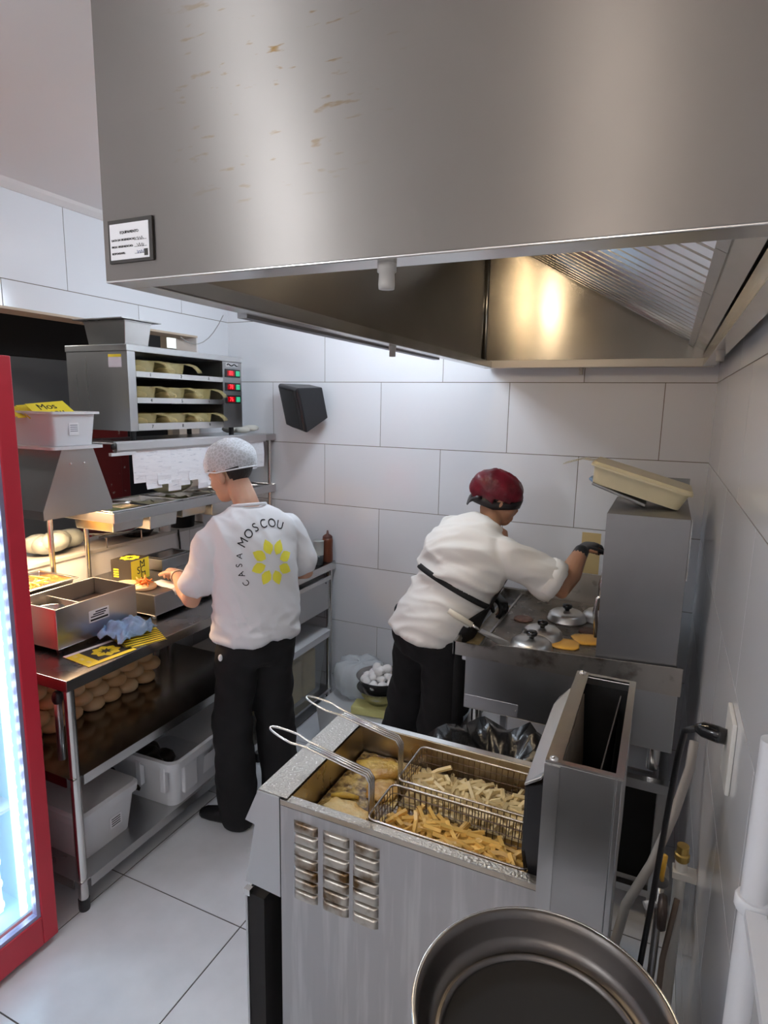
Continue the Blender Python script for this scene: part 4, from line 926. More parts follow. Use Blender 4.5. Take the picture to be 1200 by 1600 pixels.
# sloping lift plate with slot, and black guard below it
xo, xi = hx0-.050, hx0-.004
b = MB(); b.rings([[(xo, 1.245, 1.160-d), (xo, 1.61, 1.178-d), (xo+.010, 1.65, 1.185-d), (xi-.012, 1.665, 1.208-d), (xi, 1.65, 1.214-d), (xi, 1.262, 1.196-d), (xi-.010, 1.245, 1.185-d)] for d in (0, .008)]); b.build('lift_plate', STEELB, Hh, bevel=.002)
b = MB(); b.hexa([(xo+.016, 1.31, 1.1705), (xo+.026, 1.31, 1.179), (xo+.026, 1.60, 1.193), (xo+.016, 1.60, 1.1845), (xo+.016, 1.31, 1.1715), (xo+.026, 1.31, 1.180), (xo+.026, 1.60, 1.194), (xo+.016, 1.60, 1.1855)]); b.build('plate_slot', BLACKM, Hh)
b = MB(); b.rings([[(x, 1.247, 1.150), (x, 1.60, 1.168), (x, 1.60, .97), (x, 1.42, .90), (x, 1.30, .90), (x, 1.25, .99)] for x in (xo+.002, xo+.008)]); b.build('element_guard', BLACK, Hh)
b = MB(); b.rings([[(xo+.008, y, 1.150), (hx0-.001, y, 1.17), (hx0-.001, y, .87), (xo+.035, y, .87), (xo+.008, y, 1.0)] for y in (1.249, 1.254)]); b.build('element_guard', BLACK, Hh)
MB().tube([(hx0-.012, 1.262, .93), (hx0-.028, 1.262, .935), (hx0-.03, 1.262, .91), (hx0-.012, 1.262, .905)], .004, 8).build('basket_hook', STEELB, Hh, True)
# oil
OZ = .862
bx('oil', (ix0+.012, iy0+.008, OZ-.02), (ix1-.012, iy1-.008, OZ), OIL, F)
b = MB(); rng = random.Random(3); nU, nV = 26, 30; G_ = []
for i in range(nU+1):
    G_.append([(ix0+.014+.20*i/nU, iy0+.01+(iy1-iy0-.02)*j/nV, OZ+.0012+.004*rng.random()) for j in range(nV+1)])
for i in range(nU):
    for j in range(nV): b._add([G_[i][j], G_[i+1][j], G_[i+1][j+1], G_[i][j+1]], [(0, 1, 2, 3)])
bmesh.ops.remove_doubles(b.bm, verts=b.bm.verts, dist=1e-5)
b.build('oil_foam', FOAM, F, True, kind='stuff')
# battered cutlets frying in the front of the tank
rng = random.Random(6)
cut = [((-.715, 1.57), (.075, .055), .2, 'golden battered cutlet frying in the far front corner of the tank'), ((-.70, 1.335), (.085, .045), -.35, 'pale golden battered cutlet frying beside the near basket handle'), ((-.66, 1.47), (.05, .05), .5, 'dark golden battered cutlet frying in the middle of the oil')]
for i, ((x, y), (a, c), rz, lb) in enumerate(cut):
    t = thing('battered_cutlet', lb, 'food', (x, y, OZ-.003), rotz=rz, group='cutlets frying in oil')
    b = MB(); rings = []
    for k in range(1, 8):
        ph = PI*k/8-PI/2
        rings.append([(a*math.cos(ph)**.6*math.cos(2*PI*j/24)*(1+.1*math.sin(5*j*.26+i)), c*math.cos(ph)**.6*math.sin(2*PI*j/24)*(1+.12*math.sin(7*j*.26+i)), .010+.011*math.sin(ph)+rng.uniform(-.003, .003)) for j in range(24)])
    b.rings(rings); b.build('batter', [BATTER, mat('pale_batter', (.84, .68, .34), .35, color2=(.70, .38, .07), nscale=18, bump=.6, bscale=60), mat('brown_batter', (.42, .20, .04), .35, color2=(.66, .42, .12), nscale=22, bump=.6, bscale=60)][i], t, True)
t = thing('fried_strip', 'thin orange-brown fried strip floating in the oil', 'food', (-.745, 1.40, OZ), rotz=.3)
MB().tube([(-.04, 0, .006), (0, .004, .009), (.04, 0, .006)], [.005, .009, .005], 8).build('strip', BATTER, t, True)
# baskets
def basket(label, x0, x1, y0, y1, zt, zb, hy, zk, tip):
    t = thing('fry_basket', label, 'fry basket', ((x0+x1)/2, (y0+y1)/2, zb), group='fry baskets in the fryer'); t.location = (0, 0, 0)
    rim = RR(x0, x1, y0, y1, zt, .018, 4)
    MB().tube(rim, .0032, 8, closed=True).build('rim_wire', WIRE, t, True)
    b = MB(); r = .0013; e = .008
    nx = max(3, int((x1-x0)/.0165)); nyy = max(3, int((y1-y0)/.0165)); nz = 6
    for i in range(nx+1):
        x = x0+(x1-x0)*i/nx; xb_ = x0+e+(x1-x0-2*e)*i/nx
        b.tube([(x, y0, zt), (xb_, y0+e, zb), (xb_, y1-e, zb), (x, y1, zt)], r, 4, False)
    for i in range(nyy+1):
        y = y0+(y1-y0)*i/nyy; yb_ = y0+e+(y1-y0-2*e)*i/nyy
        b.tube([(x0, y, zt), (x0+e, yb_, zb), (x1-e, yb_, zb), (x1, y, zt)], r, 4, False)
    for k in range(1, nz):
        f_ = k/nz; zz = zt+(zb-zt)*f_; q = e*f_
        b.tube(RR(x0+q, x1-q, y0+q, y1-q, zz, .012, 2), r, 4, False, True)
    b.build('wire_mesh', WIREG, t, False)
    # handle: two long wires bent at a knee, closing in a loop, with two inner wires
    hw = .013; tip = V(tip); kn = V((x0-.004, hy, zk))
    d = (tip-kn); L_ = d.length; d.normalize(); side = V((0, 1, 0)); side = (side-d*side.dot(d)).normalized()
    def wire(s, L1): 
        return [(x0-.003, hy+s, zt-.075), (x0-.003, hy+s, zt), (x0-.004, hy+s, zk-.014), tuple(kn+side*s+d*.012), tuple(kn+side*s+d*L1)]
    A = wire(-hw, L_*.62); B = wire(hw, L_*.62)
    neck = kn+d*L_*.62
    loop = []
    for k in range(15):
        a = -PI*.5+PI*(k/14)
        wd = hw*1.0+.010*math.sin(PI*min(1, max(0, .5+.5*math.cos(a))))
        loop.append(tuple(neck+d*(L_*.38*(.15+.85*math.cos(a)))+side*math.sin(a)*(.022 if abs(math.sin(a)) < .99 else .016)))
    MB().tube(A+loop+list(reversed(B)), .0030, 8).build('handle', STEELB, t, True)
    for s in (-hw*.33, hw*.33):
        MB().tube(wire(s, L_*.60), .0026, 6).build('handle_wire', STEELB, t, True)
    return t
basket('wire fry basket full of pale submerged fries, farther from the camera', -.600, -.215, 1.437, 1.625, .942, .80, 1.467, 1.045, (-.892, 1.432, 1.125))
basket('wire fry basket full of golden fries, nearer the camera', -.605, -.200, 1.255, 1.415, .940, .80, 1.288, 1.040, (-.900, 1.262, 1.112))
# fries
def fries(n, x0, x1, y0, y1, z0, z1, m, label, group, seed, tilt=.25):
    rng = random.Random(seed); ms = []
    for k in range(5):
        L_ = .024+.008*k; b = MB(); r = .0048
        b.rings([[(x_, -r, -r), (x_, r, -r), (x_, r, r), (x_, -r, r)] for x_ in (-L_, -L_*.3)] + [[(x_, -r, -r+bend), (x_, r, -r+bend), (x_, r, r+bend), (x_, -r, r+bend)] for x_, bend in ((L_*.3, .001*k), (L_, -.0015*k+.002))])
        me = b.mesh('french_fry'); me.materials.append(m); ms.append(me)
    for i in range(n):
        me = ms[rng.randrange(5)]
        o = link('french_fry', me)
        f_ = i/n
        o.location = (rng.uniform(x0, x1), rng.uniform(y0, y1), z0+(z1-z0)*f_)
        o.rotation_euler = (rng.uniform(-.6, .6), rng.gauss(0, tilt), rng.uniform(-PI, PI) if rng.random() < .6 else rng.gauss(.2, .4))
        tag(o, label, 'french fry', group)
fries(135, -.575, -.245, 1.462, 1.602, .868, .886, FRYPALE, 'pale french fry frying in the farther basket', 'pale fries in the far basket', 21)
fries(135, -.575, -.235, 1.280, 1.392, .868, .892, FRYGOLD, 'golden french fry in the nearer basket', 'golden fries in the near basket', 22, .2)
def fry_bed(n, x0, x1, y0, y1, z0, z1, m, label, seed):
    rng = random.Random(seed); b = MB()
    for i in range(n):
        M = T(rng.uniform(x0, x1), rng.uniform(y0, y1), rng.uniform(z0, z1)) @ Rz(rng.uniform(-PI, PI)) @ Ry(rng.gauss(0, .2)) @ Rx(rng.uniform(-.6, .6)); L_ = rng.uniform(.022, .05)
        b.box((-L_, -.0044, -.0044), (L_, .0044, .0044), M)
    o = b.build('french_fries', m); tag(o, label, 'french fries', kind='stuff')
fry_bed(240, -.57, -.25, 1.465, 1.60, .838, .868, FRYPALE, 'bed of pale fries under the oil in the farther basket', 41)
fry_bed(260, -.57, -.24, 1.283, 1.389, .825, .870, FRYGOLD, 'bed of golden fries filling the nearer basket', 42)
bx('bubbling_oil', (-.596, 1.44, OZ-.003), (-.22, 1.62, OZ+.006), mat('bubbling_pale_oil', (.72, .55, .24), .1, color2=(.86, .74, .46), nscale=90, bump=.9, bscale=110, coat=.6), F)

# ================================================================== GRIDDLE on its stand
GY0, GY1, GX0, GX1 = 2.40, 3.27, -.755, .125
Gd = thing('flat_top_griddle', 'gas flat-top griddle with steel splash guards behind the fryer', 'griddle', (-.3, 2.8, .575)); Gd.location = (0, 0, 0)
bx('body', (-.705, GY0+.015, .68), (.120, GY1-.015, .925), STEEL, Gd, bevel=.003)
bx('name_plate', (-.702, GY0+.0125, .688), (-.47, GY0+.0148, .742), mat('plate_pale', (.62, .62, .64), .4, .9), Gd)
for x in (-.694, -.478): MB().ell((x, GY0+.012, .715), (.003, .002, .003), 8, 6).build('screw', STEELB, Gd, True)
# splash guards: profile in x-z, low at the front, rising
gp = [(-.757, .920), (.128, .920), (.128, 1.030), (-.57, .995), (-.60, .978), (-.757, .978)]
MB().prism(gp, GY0, GY0+.006, 'y').build('side_guard', GREASY, Gd)
gp2 = [(-.757, .920), (.128, .920), (.128, 1.12), (-.50, 1.12), (-.62, .985), (-.757, .985)]
MB().prism(gp2, GY1-.006, GY1, 'y').build('side_guard', GREASY, Gd)
bx('front_lip', (-.759, GY0, .920), (-.748, GY1, .980), STEEL, Gd)
bx('trough', (-.748, GY0+.006, .922), (-.655, GY1-.006, .93), STEELD, Gd)
bx('trough_grease', (-.735, GY0+.10, .9305), (-.668, GY1-.15, .934), GREASE, Gd)
bx('trough_edge', (-.655, GY0+.006, .926), (-.645, GY1-.006, .966), GREASY, Gd)
bx('hot_plate', (-.645, GY0+.008, .926), (.115, GY1-.008, .962), GRIDDLE, Gd)
for z in (.90,): MB().cyl((-.724, GY0+.04, z), (-.704, GY0+.04, z), .014, n=12).build('knob', WPLAS, Gd)
for y in (GY0+.3, GY0+.55): MB().cyl((-.735, y, .80), (-.704, y, .80), .024, n=16).build('knob', BLACK, Gd, 'auto')
for x in (-.66, .06):
    for y in (GY0+.07, GY1-.09):
        MB().cyl((x, y, .5755), (x, y, .68), .024, n=16).build('foot', STEELB, Gd, 'auto')
# flue box at the wall side
fb = MB(); fb.box((-.182, GY0+.02, .975), (.105, 2.915, 1.585)); fl = fb.build('flue_box', mat('flue_steel', (.36, .36, .37), .40, 1, noise=.15, nscale=3, rnoise=.05), Gd, bevel=.002)
bx('flue_foot', (-.178, GY0+.023, .9625), (.10, 2.912, .9748), BLACKM, Gd)
bx('flue_rear', (-.02, 2.916, .9625), (.105, GY1-.112, 1.585), MATS['flue_steel'], Gd)
bx('flue_back_plate', (-.02, GY1-.12, 1.586), (.112, GY1-.115, 1.66), STEELD, Gd)
bx('flue_edge', (.1055, GY0+.018, 1.36), (.109, GY0+.03, 1.585), STEELB, Gd)
MB().tube([(-.2, 2.75, 1.10), (-.205, 2.75, 1.22), (-.19, 2.75, 1.28)], .014, 8).build('side_pipe', STEELB, Gd, True)
MB().tube([(-.200, 2.62, 1.02), (-.212, 2.62, 1.13), (-.205, 2.62, 1.19), (-.19, 2.62, 1.20)], .010, 8).build('side_pipe', STEELB, Gd, True)
gs = thing('griddle_stand', 'square-tube steel stand carrying the griddle', 'stand', (-.3, 2.8, 0)); gs.location = (0, 0, 0)
for y in (GY0-.04, GY1-.06):
    for x in (-.72, .085): bx('leg', (x, y, 0), (x+.035, y+.035, .535), STEEL, gs)
    bx('rail', (-.72, y, .5355), (.12, y+.035, .575), STEEL, gs); bx('lower_rail', (-.685, y+.002, .085), (.085, y+.033, .115), STEEL, gs)
for x in (-.72, .085): bx('rail', (x, GY0-.004, .5355), (x+.035, GY1-.061, .575), STEEL, gs)
bx('brace', (-.083, GY0-.04, .116), (-.05, GY0-.006, .535), STEEL, gs)
bx('shade_sheet', (-.684, GY0+.02, .116), (.084, GY0+.03, .535), BLACKM, gs)  # black sheet added in place of the shade inside the stand opening
# lids on the plate
lid_prof = [(.090, 0), (.093, .004), (.090, .008), (.084, .030), (.070, .042), (.03, .047), (.0005, .048)]
for i, (x, y, lb) in enumerate(((-.366, 2.95, 'aluminium dome with black knob in the middle of the griddle, farthest fully visible one'), (-.430, 2.66, 'aluminium lid with black knob on the griddle, just behind the near lid'), (-.447, 2.505, 'aluminium lid with black knob half hidden behind the near splash guard'), (-.215, 3.03, 'aluminium lid partly hidden behind the flue box'))):
    t = thing('basting_dome', lb, 'lid', (x, y, .9625), group='aluminium lids on the griddle')
    MB().lathe(lid_prof, 32).build('dome', ALU, t, True)
    MB().lathe([(.010, .046), (.012, .056), (.022, .062), (.024, .072), (.020, .079), (.0005, .081)], 20).build('knob', BLACKG, t, True)
def slab(name, lb, cat, x, y, z, r, m, grp, rz=0, sq=1):
    t = thing(name, lb, cat, (x, y, z), rotz=rz, group=grp)
    b = MB(); n = 28; rng = random.Random(int(x*1000))
    def ring(s, h): return [((r*s)*math.copysign(abs(math.cos(2*PI*j/n))**sq, math.cos(2*PI*j/n))*(1+.05*math.sin(j*1.7)), (r*s)*math.copysign(abs(math.sin(2*PI*j/n))**sq, math.sin(2*PI*j/n)), h) for j in range(n)]
    b.rings([ring(.98, 0), ring(1, .004), ring(.95, .007), ring(.6, .009), ring(.1, .0095)]); b.build('slice', m, t, True); return t
slab('cheese_slice', 'orange melted cheese slice on the griddle nearest the flue box', 'cheese', -.245, 2.72, .9625, .062, CHEESE, 'melted cheese on the griddle', .4, .6)
slab('cheese_slice', 'orange melted cheese slice at the near edge of the griddle', 'cheese', -.325, 2.62, .9625, .060, CHEESE, 'melted cheese on the griddle', .1, .6)
slab('burger_patty', 'dark burger patty on the griddle beside the melted cheese', 'patty', -.245, 2.835, .9625, .05, mat('patty', (.12, .05, .03), .5, noise=.4, nscale=40, bump=.6, bscale=60), None)
slab('burger_patty', 'pinkish burger patty on the griddle beside the grease trough', 'patty', -.555, 2.86, .9625, .045, mat('pink_patty', (.42, .22, .16), .5, noise=.4, nscale=40, bump=.6, bscale=60), None)
# spatula resting on the front corner
sv = thing('spatula', 'steel spatula with cream handle resting over the griddle front lip', 'spatula', (0, 0, 0))
MB().tube([(-.792, 2.422, 1.102), (-.745, 2.430, 1.077), (-.690, 2.440, 1.048)], [.012, .014, .012], 12).build('handle', CREAM, sv, True)
MB().tube([(-.693, 2.440, 1.049), (-.672, 2.444, 1.038), (-.655, 2.448, 1.028)], [.009, .006, .005], 8).build('ferrule', STEELB, sv, True)
b = MB(); b.hexa([(-.662, 2.428, 1.026), (-.545, 2.452, .966), (-.530, 2.520, .966), (-.655, 2.472, 1.026), (-.662, 2.428, 1.028), (-.545, 2.452, .968), (-.530, 2.520, .968), (-.655, 2.472, 1.028)]); b.build('blade', STEELB, sv)
# plastic tub and lids leaning on the flue box
tb = thing('plastic_tub', 'yellowed translucent plastic tub with handle lying tilted on the flue box', 'tub', (-.085, 2.72, 1.684), rot=(0, math.radians(15.5), 0))
b = MB(); b.rings([RR(-.17, .17, -.115, .115, -.055, .03), RR(-.185, .185, -.125, .125, .012, .03), RR(-.197, .197, -.137, .137, .012, .03), RR(-.197, .197, -.137, .137, .02, .03), RR(-.182, .182, -.122, .122, .02, .03)]); b.build('tub', AMBERT, tb, 'auto')
b = MB(); b.rings([RR(-.197, .197, -.137, .137, .0205, .03), RR(-.19, .19, -.13, .13, .032, .03)]); b.build('lid', AMBERT, tb, 'auto')
b = MB(); b.rings([[(x, -.05, z), (x, .05, z), (x, .05, z+.006), (x, -.05, z+.006)] for x, z in ((-.19, .022), (-.24, .014), (-.275, -.008), (-.31, -.032))]); b.build('handle', AMBER, tb, True)
tl = thing('steel_tray', 'steel tray lid propped under the plastic tub on the flue box', 'tray', (-.15, 2.70, 1.632), rot=(0, math.radians(20), 0))
bx('lid', (-.12, -.10, -.006), (.10, .14, .006), STEELD, tl, bevel=.003); MB().tube([(-.115, -.05, .004), (-.135, -.03, .006), (-.135, .03, .006), (-.115, .05, .004)], .008, 8).build('blue_grip', mat('blue_plastic', (.25, .38, .60), .4), tl, True)
# tape on wall
tag(bx('tape_strip', (-.372, YB-.0032, 1.09), (-.275, YB-.0022, 1.315), mat('brown_tape', (.66, .50, .24), .4)), 'strip of brown tape stuck to the back wall behind the griddle', 'tape')

# ================================================================== RIGHT WALL FITTINGS
op = thing('power_outlet', 'white outlet plate with black plug on the right wall', 'outlet', (XR-.002, 1.5, 1.2)); op.location = (0, 0, 0)
bx('plate', (XR-.012, 1.44, 1.13), (XR-.0022, 1.56, 1.30), PVC, op, bevel=.003)
MB().tube([(XR-.0125, 1.51, 1.235), (XR-.03, 1.515, 1.235), (XR-.060, 1.525, 1.235), (XR-.074, 1.53, 1.232)], [.018, .020, .018, .010], 14).build('plug', BLACKG, op, True)
cb = thing('plug_cable', 'black cable running from the outlet down behind the fryer head', 'cable', (0, 0, 0))
MB().tube([(XR-.0745, 1.531, 1.231), (XR-.095, 1.56, 1.205), (XR-.10, 1.62, 1.10), (.09, 1.72, .85), (.075, 1.70, .6), (.058, 1.62, .45), (.05, 1.60, .25), (.05, 1.62, .02)], .008, 8).build('cable', BLACK, cb, True)
gh = thing('gas_hose', 'grey gas hose running down behind the fryer head', 'hose', (0, 0, 0))
MB().tube([(.160, 2.02, .95), (.155, 2.0, .87), (.12, 1.93, .74), (.07, 1.84, .62), (.01, 1.76, .52), (-.01, 1.74, .40), (-.012, 1.74, .012)], .014, 10).build('hose', HOSEG, gh, True)
pp = thing('wall_pipe', 'white plastic pipe with brass fitting along the right wall', 'pipe', (0, 0, 0))
MB().cyl((.150, 1.86, .0), (.150, 1.86, .645), .017, n=16).build('pipe', PVC, pp, 'auto')
MB().lathe([(.0175, 0), (.021, .006), (.021, .022), (.017, .026), (.017, .05), (.0005, .051)], 16, (.150, 1.86, .6455)).build('fitting', BRASS, pp, 'auto')
bx('clip', (.128, 1.838, .595), (XR-.0022, 1.882, .615), PVC, pp)
gv = thing('gas_valve', 'gas regulator valve with yellow lever by the white pipe', 'valve', (.10, 1.82, .60)); gv.location = (0, 0, 0)
MB().cyl((.10, 1.80, .60), (.10, 1.86, .60), .02, n=14).build('body', STEELD, gv, 'auto')
MB().tube([(.100, 1.795, .61), (.096, 1.785, .64), (.102, 1.785, .70)], [.006, .009, .007], 8).build('lever', VALVEY, gv, True)
MB().lathe([(.0005, 0), (.045, .004), (.05, .015), (.045, .026), (.0005, .03)], 24, M=T(.092, 1.76, .535) @ Ry(PI/2)).build('regulator', mat('regulator_brown', (.08, .06, .055), .4, .4), gv, True)
MB().cyl((.088, 1.76, .555), (.060, 1.745, .55), .012, n=12).build('white_cap', WPLAS, gv, 'auto')
MB().tube([(.10, 1.80, .58), (.098, 1.77, .5), (.095, 1.74, .36), (.085, 1.72, .2), (.07, 1.72, .012)], .011, 8).build('down_pipe', STEELD, gv, True)
MB().tube([(.145, 1.80, .56), (.12, 1.74, .4), (.115, 1.70, .2), (.10, 1.66, .012)], .008, 8).build('hose', mat('brown_hose', (.20, .15, .12), .5), gv, True)
# plastic rack post at the lower right
rk = thing('plastic_rack', 'white translucent plastic shelving rack post at the right edge', 'rack', (.15, .85, 0)); rk.location = (0, 0, 0)
for y in (.86, .30):
    MB().cyl((.158, y, 0), (.158, y, 1.315), .016, n=18).build('post', WPLAST, rk, 'auto'); MB().cyl((.158, y, 1.335), (.158, y, 1.56), .016, n=18).build('post', WPLAST, rk, 'auto')
    MB().lathe([(.020, 0), (.022, .004), (.022, .016), (.020, .02), (.0005, .02)], 18, (.158, y, 1.315)).build('collar', WPLAS, rk, 'auto')
b = MB(); b.box((.146, .32, 1.318), (.170, .835, 1.332)); b.build('shelf_rail', WPLAST, rk)
b = MB(); b.box((.14, .31, .60), (.176, .85, .614)); b.build('shelf_rail', WPLAST, rk)
# black bin between fryer and griddle
bn = thing('waste_bin', 'bin lined with a glossy black bag between fryer and griddle', 'bin', (-.42, 1.98, 0))
MB().lathe([(.0005, 0), (.16, 0), (.19, .70), (.18, .70), (.15, .01), (.0005, .01)], 28).build('bin', BLACK, bn, True)
b = MB(); rng = random.Random(4); n = 40; rings = []
for k, (r, z) in enumerate(((.205, .55), (.222, .66), (.225, .735), (.205, .775), (.16, .75), (.10, .70), (.02, .68))):
    rings.append([((r+.014*math.sin(j*1.9+k)+.01*rng.uniform(-1, 1))*1.25*math.cos(2*PI*j/n), (r+.014*math.sin(j*2.3+k*2)+.01*rng.uniform(-1, 1))*math.sin(2*PI*j/n), z+.022*math.sin(j*1.3+k)+.01*rng.uniform(-1, 1)) for j in range(n)])
b.rings(rings); b.build('bag', BAGB, bn, True)
# large round pan in the foreground on a stool
pn = thing('round_pan', 'large dark round metal pan in the foreground corner', 'pan', (-.10, .88, .925))
MB().lathe([(.0005, .006), (.155, .006), (.162, .008)], 64).build('pan_bottom', PANIN, pn, True)
MB().lathe([(.162, .0085), (.166, .016), (.171, .017), (.176, .013), (.190, .035), (.200, .062), (.206, .075), (.211, .078), (.213, .074), (.208, .066), (.200, .045), (.185, .008), (.17, .0), (.0005, .0)], 72).build('pan_side', PANDARK, pn, True)
MB().tube([(.2125*math.cos(2*PI*k/72), .2125*math.sin(2*PI*k/72), .076) for k in range(72)], .0028, 8, closed=True).build('rolled_rim', STEELB, pn, True)
so = thing('low_stool', 'plain steel stool under the large round pan', 'stool', (-.10, .88, 0))
bx('seat', (-.14, -.14, .895), (.14, .14, .9245), STEELD, so, bevel=.004)
for x in (-.12, .10):
    for y in (-.12, .10): bx('leg', (x, y, 0), (x+.02, y+.02, .895), STEELD, so)

# ================================================================== EGGS etc behind the cook
sh = thing('low_rack', 'low white crate stand by the back wall behind the cook', 'crate', (-1.33, 3.02, 0)); sh.location = (0, 0, 0)
b = MB(); b.rings([RR(-1.72, -1.0, 2.90, 3.36, .0005, .03), RR(-1.74, -.98, 2.88, 3.38, .22, .03)]); b.build('crate', mat('dull_white_crate', (.60, .62, .64), .5), sh, 'auto')
t = thing('sponge_pack', 'pale yellow sponge pack on the low crate under the egg bowl', 'sponge', (-1.43, 2.96, .2205), rotz=.15); bx('pack', (-.09, -.05, 0), (.16, .06, .05), mat('sponge_yellow', (.75, .72, .30), .8, bump=.4, bscale=80), t, bevel=.01)
t = thing('bread_pack', 'tan bread pack on the low crate between the cook\'s legs', 'bread pack', (-1.12, 3.0, .2205)); bx('pack', (-.10, -.08, 0), (.11, .10, .075), mat('tan_pack', (.55, .38, .22), .5, noise=.3, nscale=9), t, bevel=.02)
t = thing('plastic_sack', 'large translucent white plastic sack beside the egg bowl', 'bag', (-1.585, 3.16, .2205))
b = MB(); rng = random.Random(14); n = 30; rings = []
for k, (r, z) in enumerate(((.10, .0), (.15, .05), (.155, .13), (.14, .19), (.09, .21), (.02, .20))):
    rings.append([((r+.012*math.sin(j*1.7+k))*math.cos(2*PI*j/n), (r+.012*math.sin(j*2.1+k))*math.sin(2*PI*j/n), z+.008*math.sin(j*1.1)*(k > 0)+.0005) for j in range(n)])
b.rings(rings); b.build('sack', BAGP, t, True)
bw = thing('lower_bowl', 'steel bowl under the bowl of eggs', 'bowl', (-1.385, 3.02, .275)); MB().lathe([(.0005, 0), (.07, .0), (.11, .05), (.13, .09), (.134, .092), (.126, .088), (.105, .05), (.065, .006), (.0005, .006)], 28).build('bowl', STEELB, bw, True)
bw2 = thing('egg_bowl', 'steel bowl heaped with white eggs beside the cook', 'bowl', (-1.385, 3.03, .335)); MB().lathe([(.0005, 0), (.07, .0), (.115, .05), (.138, .095), (.143, .097), (.134, .092), (.11, .052), (.065, .006), (.0005, .006)], 28).build('bowl', STEELD, bw2, True)
b = MB(); b.lathe([(.0005, -.029), (.012, -.027), (.0205, -.014), (.0215, 0), (.018, .016), (.010, .027), (.0005, .031)], 16); egg_me = b.mesh('egg'); egg_me.materials.append(EGG)
rng = random.Random(31)
spots = []
for (R_, n, z) in ((.092, 11, .408), (.05, 6, .43), (.0, 1, .452), (.035, 3, .467)):
    for k in range(n):
        a = 2*PI*k/n+R_*20
        o = link('egg', egg_me, None, True); o.location = (-1.385+R_*math.cos(a), 3.03+R_*math.sin(a), z+rng.uniform(-.004, .004)); o.rotation_euler = (rng.uniform(0, 3), rng.uniform(0, 3), rng.uniform(0, 3)); o.scale = (1.15, 1.15, 1.1)
        tag(o, 'white egg in the steel bowl beside the cook', 'egg', 'eggs in the steel bowl')

# ================================================================== PEOPLE
def vec(*a): return V(a)
def ring(c, U, a, W, b, n=28, p=2.3):
    out = []
    for j in range(n):
        t = 2*PI*j/n; ct, st_ = math.cos(t), math.sin(t)
        out.append(c+U*(a*math.copysign(abs(ct)**(2/p), ct))+W*(b*math.copysign(abs(st_)**(2/p), st_)))
    return out
def limb(b, pts, rads, n=16):
    """tapered limb with rounded ends through the joints"""
    P, R_ = [V(p) for p in pts], list(rads)
    d0 = (P[1]-P[0]).normalized(); d1 = (P[-1]-P[-2]).normalized()
    pts2 = [P[0]-d0*R_[0]*.7, P[0]-d0*R_[0]*.4]+P+[P[-1]+d1*R_[-1]*.4, P[-1]+d1*R_[-1]*.7]
    rr = [R_[0]*.5, R_[0]*.85]+R_+[R_[-1]*.85, R_[-1]*.5]
    b.tube(pts2, rr, n)
def frame(fwd, up=(0, 0, 1)):
    f = V(fwd).normalized(); u = V(up); u = (u-f*u.dot(f)).normalized(); r = f.cross(u)
    return r, f, u
def head_parts(b, M):
    b.ell((0, -.012, .040), (.076, .096, .084), 24, 16, M)
    b.ell((0, .022, -.020), (.063, .070, .088), 22, 14, M)
    b.ell((0, .050, -.080), (.038, .038, .032), 18, 10, M)
    b.ell((0, .070, .018), (.050, .022, .014), 16, 8, M)           # brow
    b.rings([[tuple(V(p)) for p in ring(V((0, y, z)), V((1, 0, 0)), a, V((0, .3, 1)).normalized(), a*.8, 12)] for y, z, a in ((.078, .012, .007), (.090, -.008, .010), (.102, -.028, .014), (.096, -.040, .013), (.084, -.044, .010))], M=M)
    b.ell((0, .082, -.062), (.024, .014, .008), 14, 8, M); b.ell((0, .080, -.073), (.021, .014, .008), 14, 8, M)
    for s in (-1, 1):
        b.ell((.036*s, .052, -.028), (.026, .028, .030), 14, 8, M)
        Me = M @ T(.076*s, -.008, -.012) @ Rz(-.30*s) @ Rx(-.15)
        b.ell((0, 0, 0), (.008, .020, .032), 14, 10, Me)
        b.ell((.006*s, -.004, .004), (.006, .018, .028), 14, 10, Me)
def hand(b, wrist, fwd, palm_n, side, curl=.55, size=1.0):
    """palm and five bent fingers; side=+1 when the thumb leaves to fwd x palm_n"""
    f = V(fwd).normalized(); n = V(palm_n); n = (n-f*n.dot(f)).normalized(); s = f.cross(n)*side
    w = V(wrist); S_ = size
    b.rings([ring(w+f*d*S_, s, a*S_, n, c*S_, 14, 2.6) for d, a, c in ((-.01, .026, .019), (.015, .031, .017), (.045, .039, .016), (.075, .041, .014), (.088, .037, .012))])
    for k, (off, ln, r) in enumerate(((.030, .072, .0088), (.010, .080, .0090), (-.010, .074, .0086), (-.029, .058, .0078))):
        p = w+f*.078*S_+s*off*S_; a = 0; pts = [tuple(p-f*.015*S_)]; pts.append(tuple(p)); dirv = f+s*off*1.6; dirv.normalize()
        for seg in (.42, .32, .26):
            a += curl*(.9 if seg > .4 else 1.1)
            dv = dirv*math.cos(a)+n*math.sin(a); p = p+dv*ln*seg*S_; pts.append(tuple(p))
        limb(b, pts, [r*S_*1.05, r*S_*1.05, r*S_, r*S_*.92, r*S_*.82], 10)
    p0 = w+f*.022*S_+s*.026*S_; d1 = (f*.62+s*.70+n*.30).normalized(); d2 = (f*.9+s*.22+n*.45).normalized()
    limb(b, [tuple(p0), tuple(p0+d1*.034*S_), tuple(p0+d1*.034*S_+d2*.030*S_), tuple(p0+d1*.034*S_+d2*.056*S_)], [.013*S_, .0115*S_, .0105*S_, .009*S_], 10)
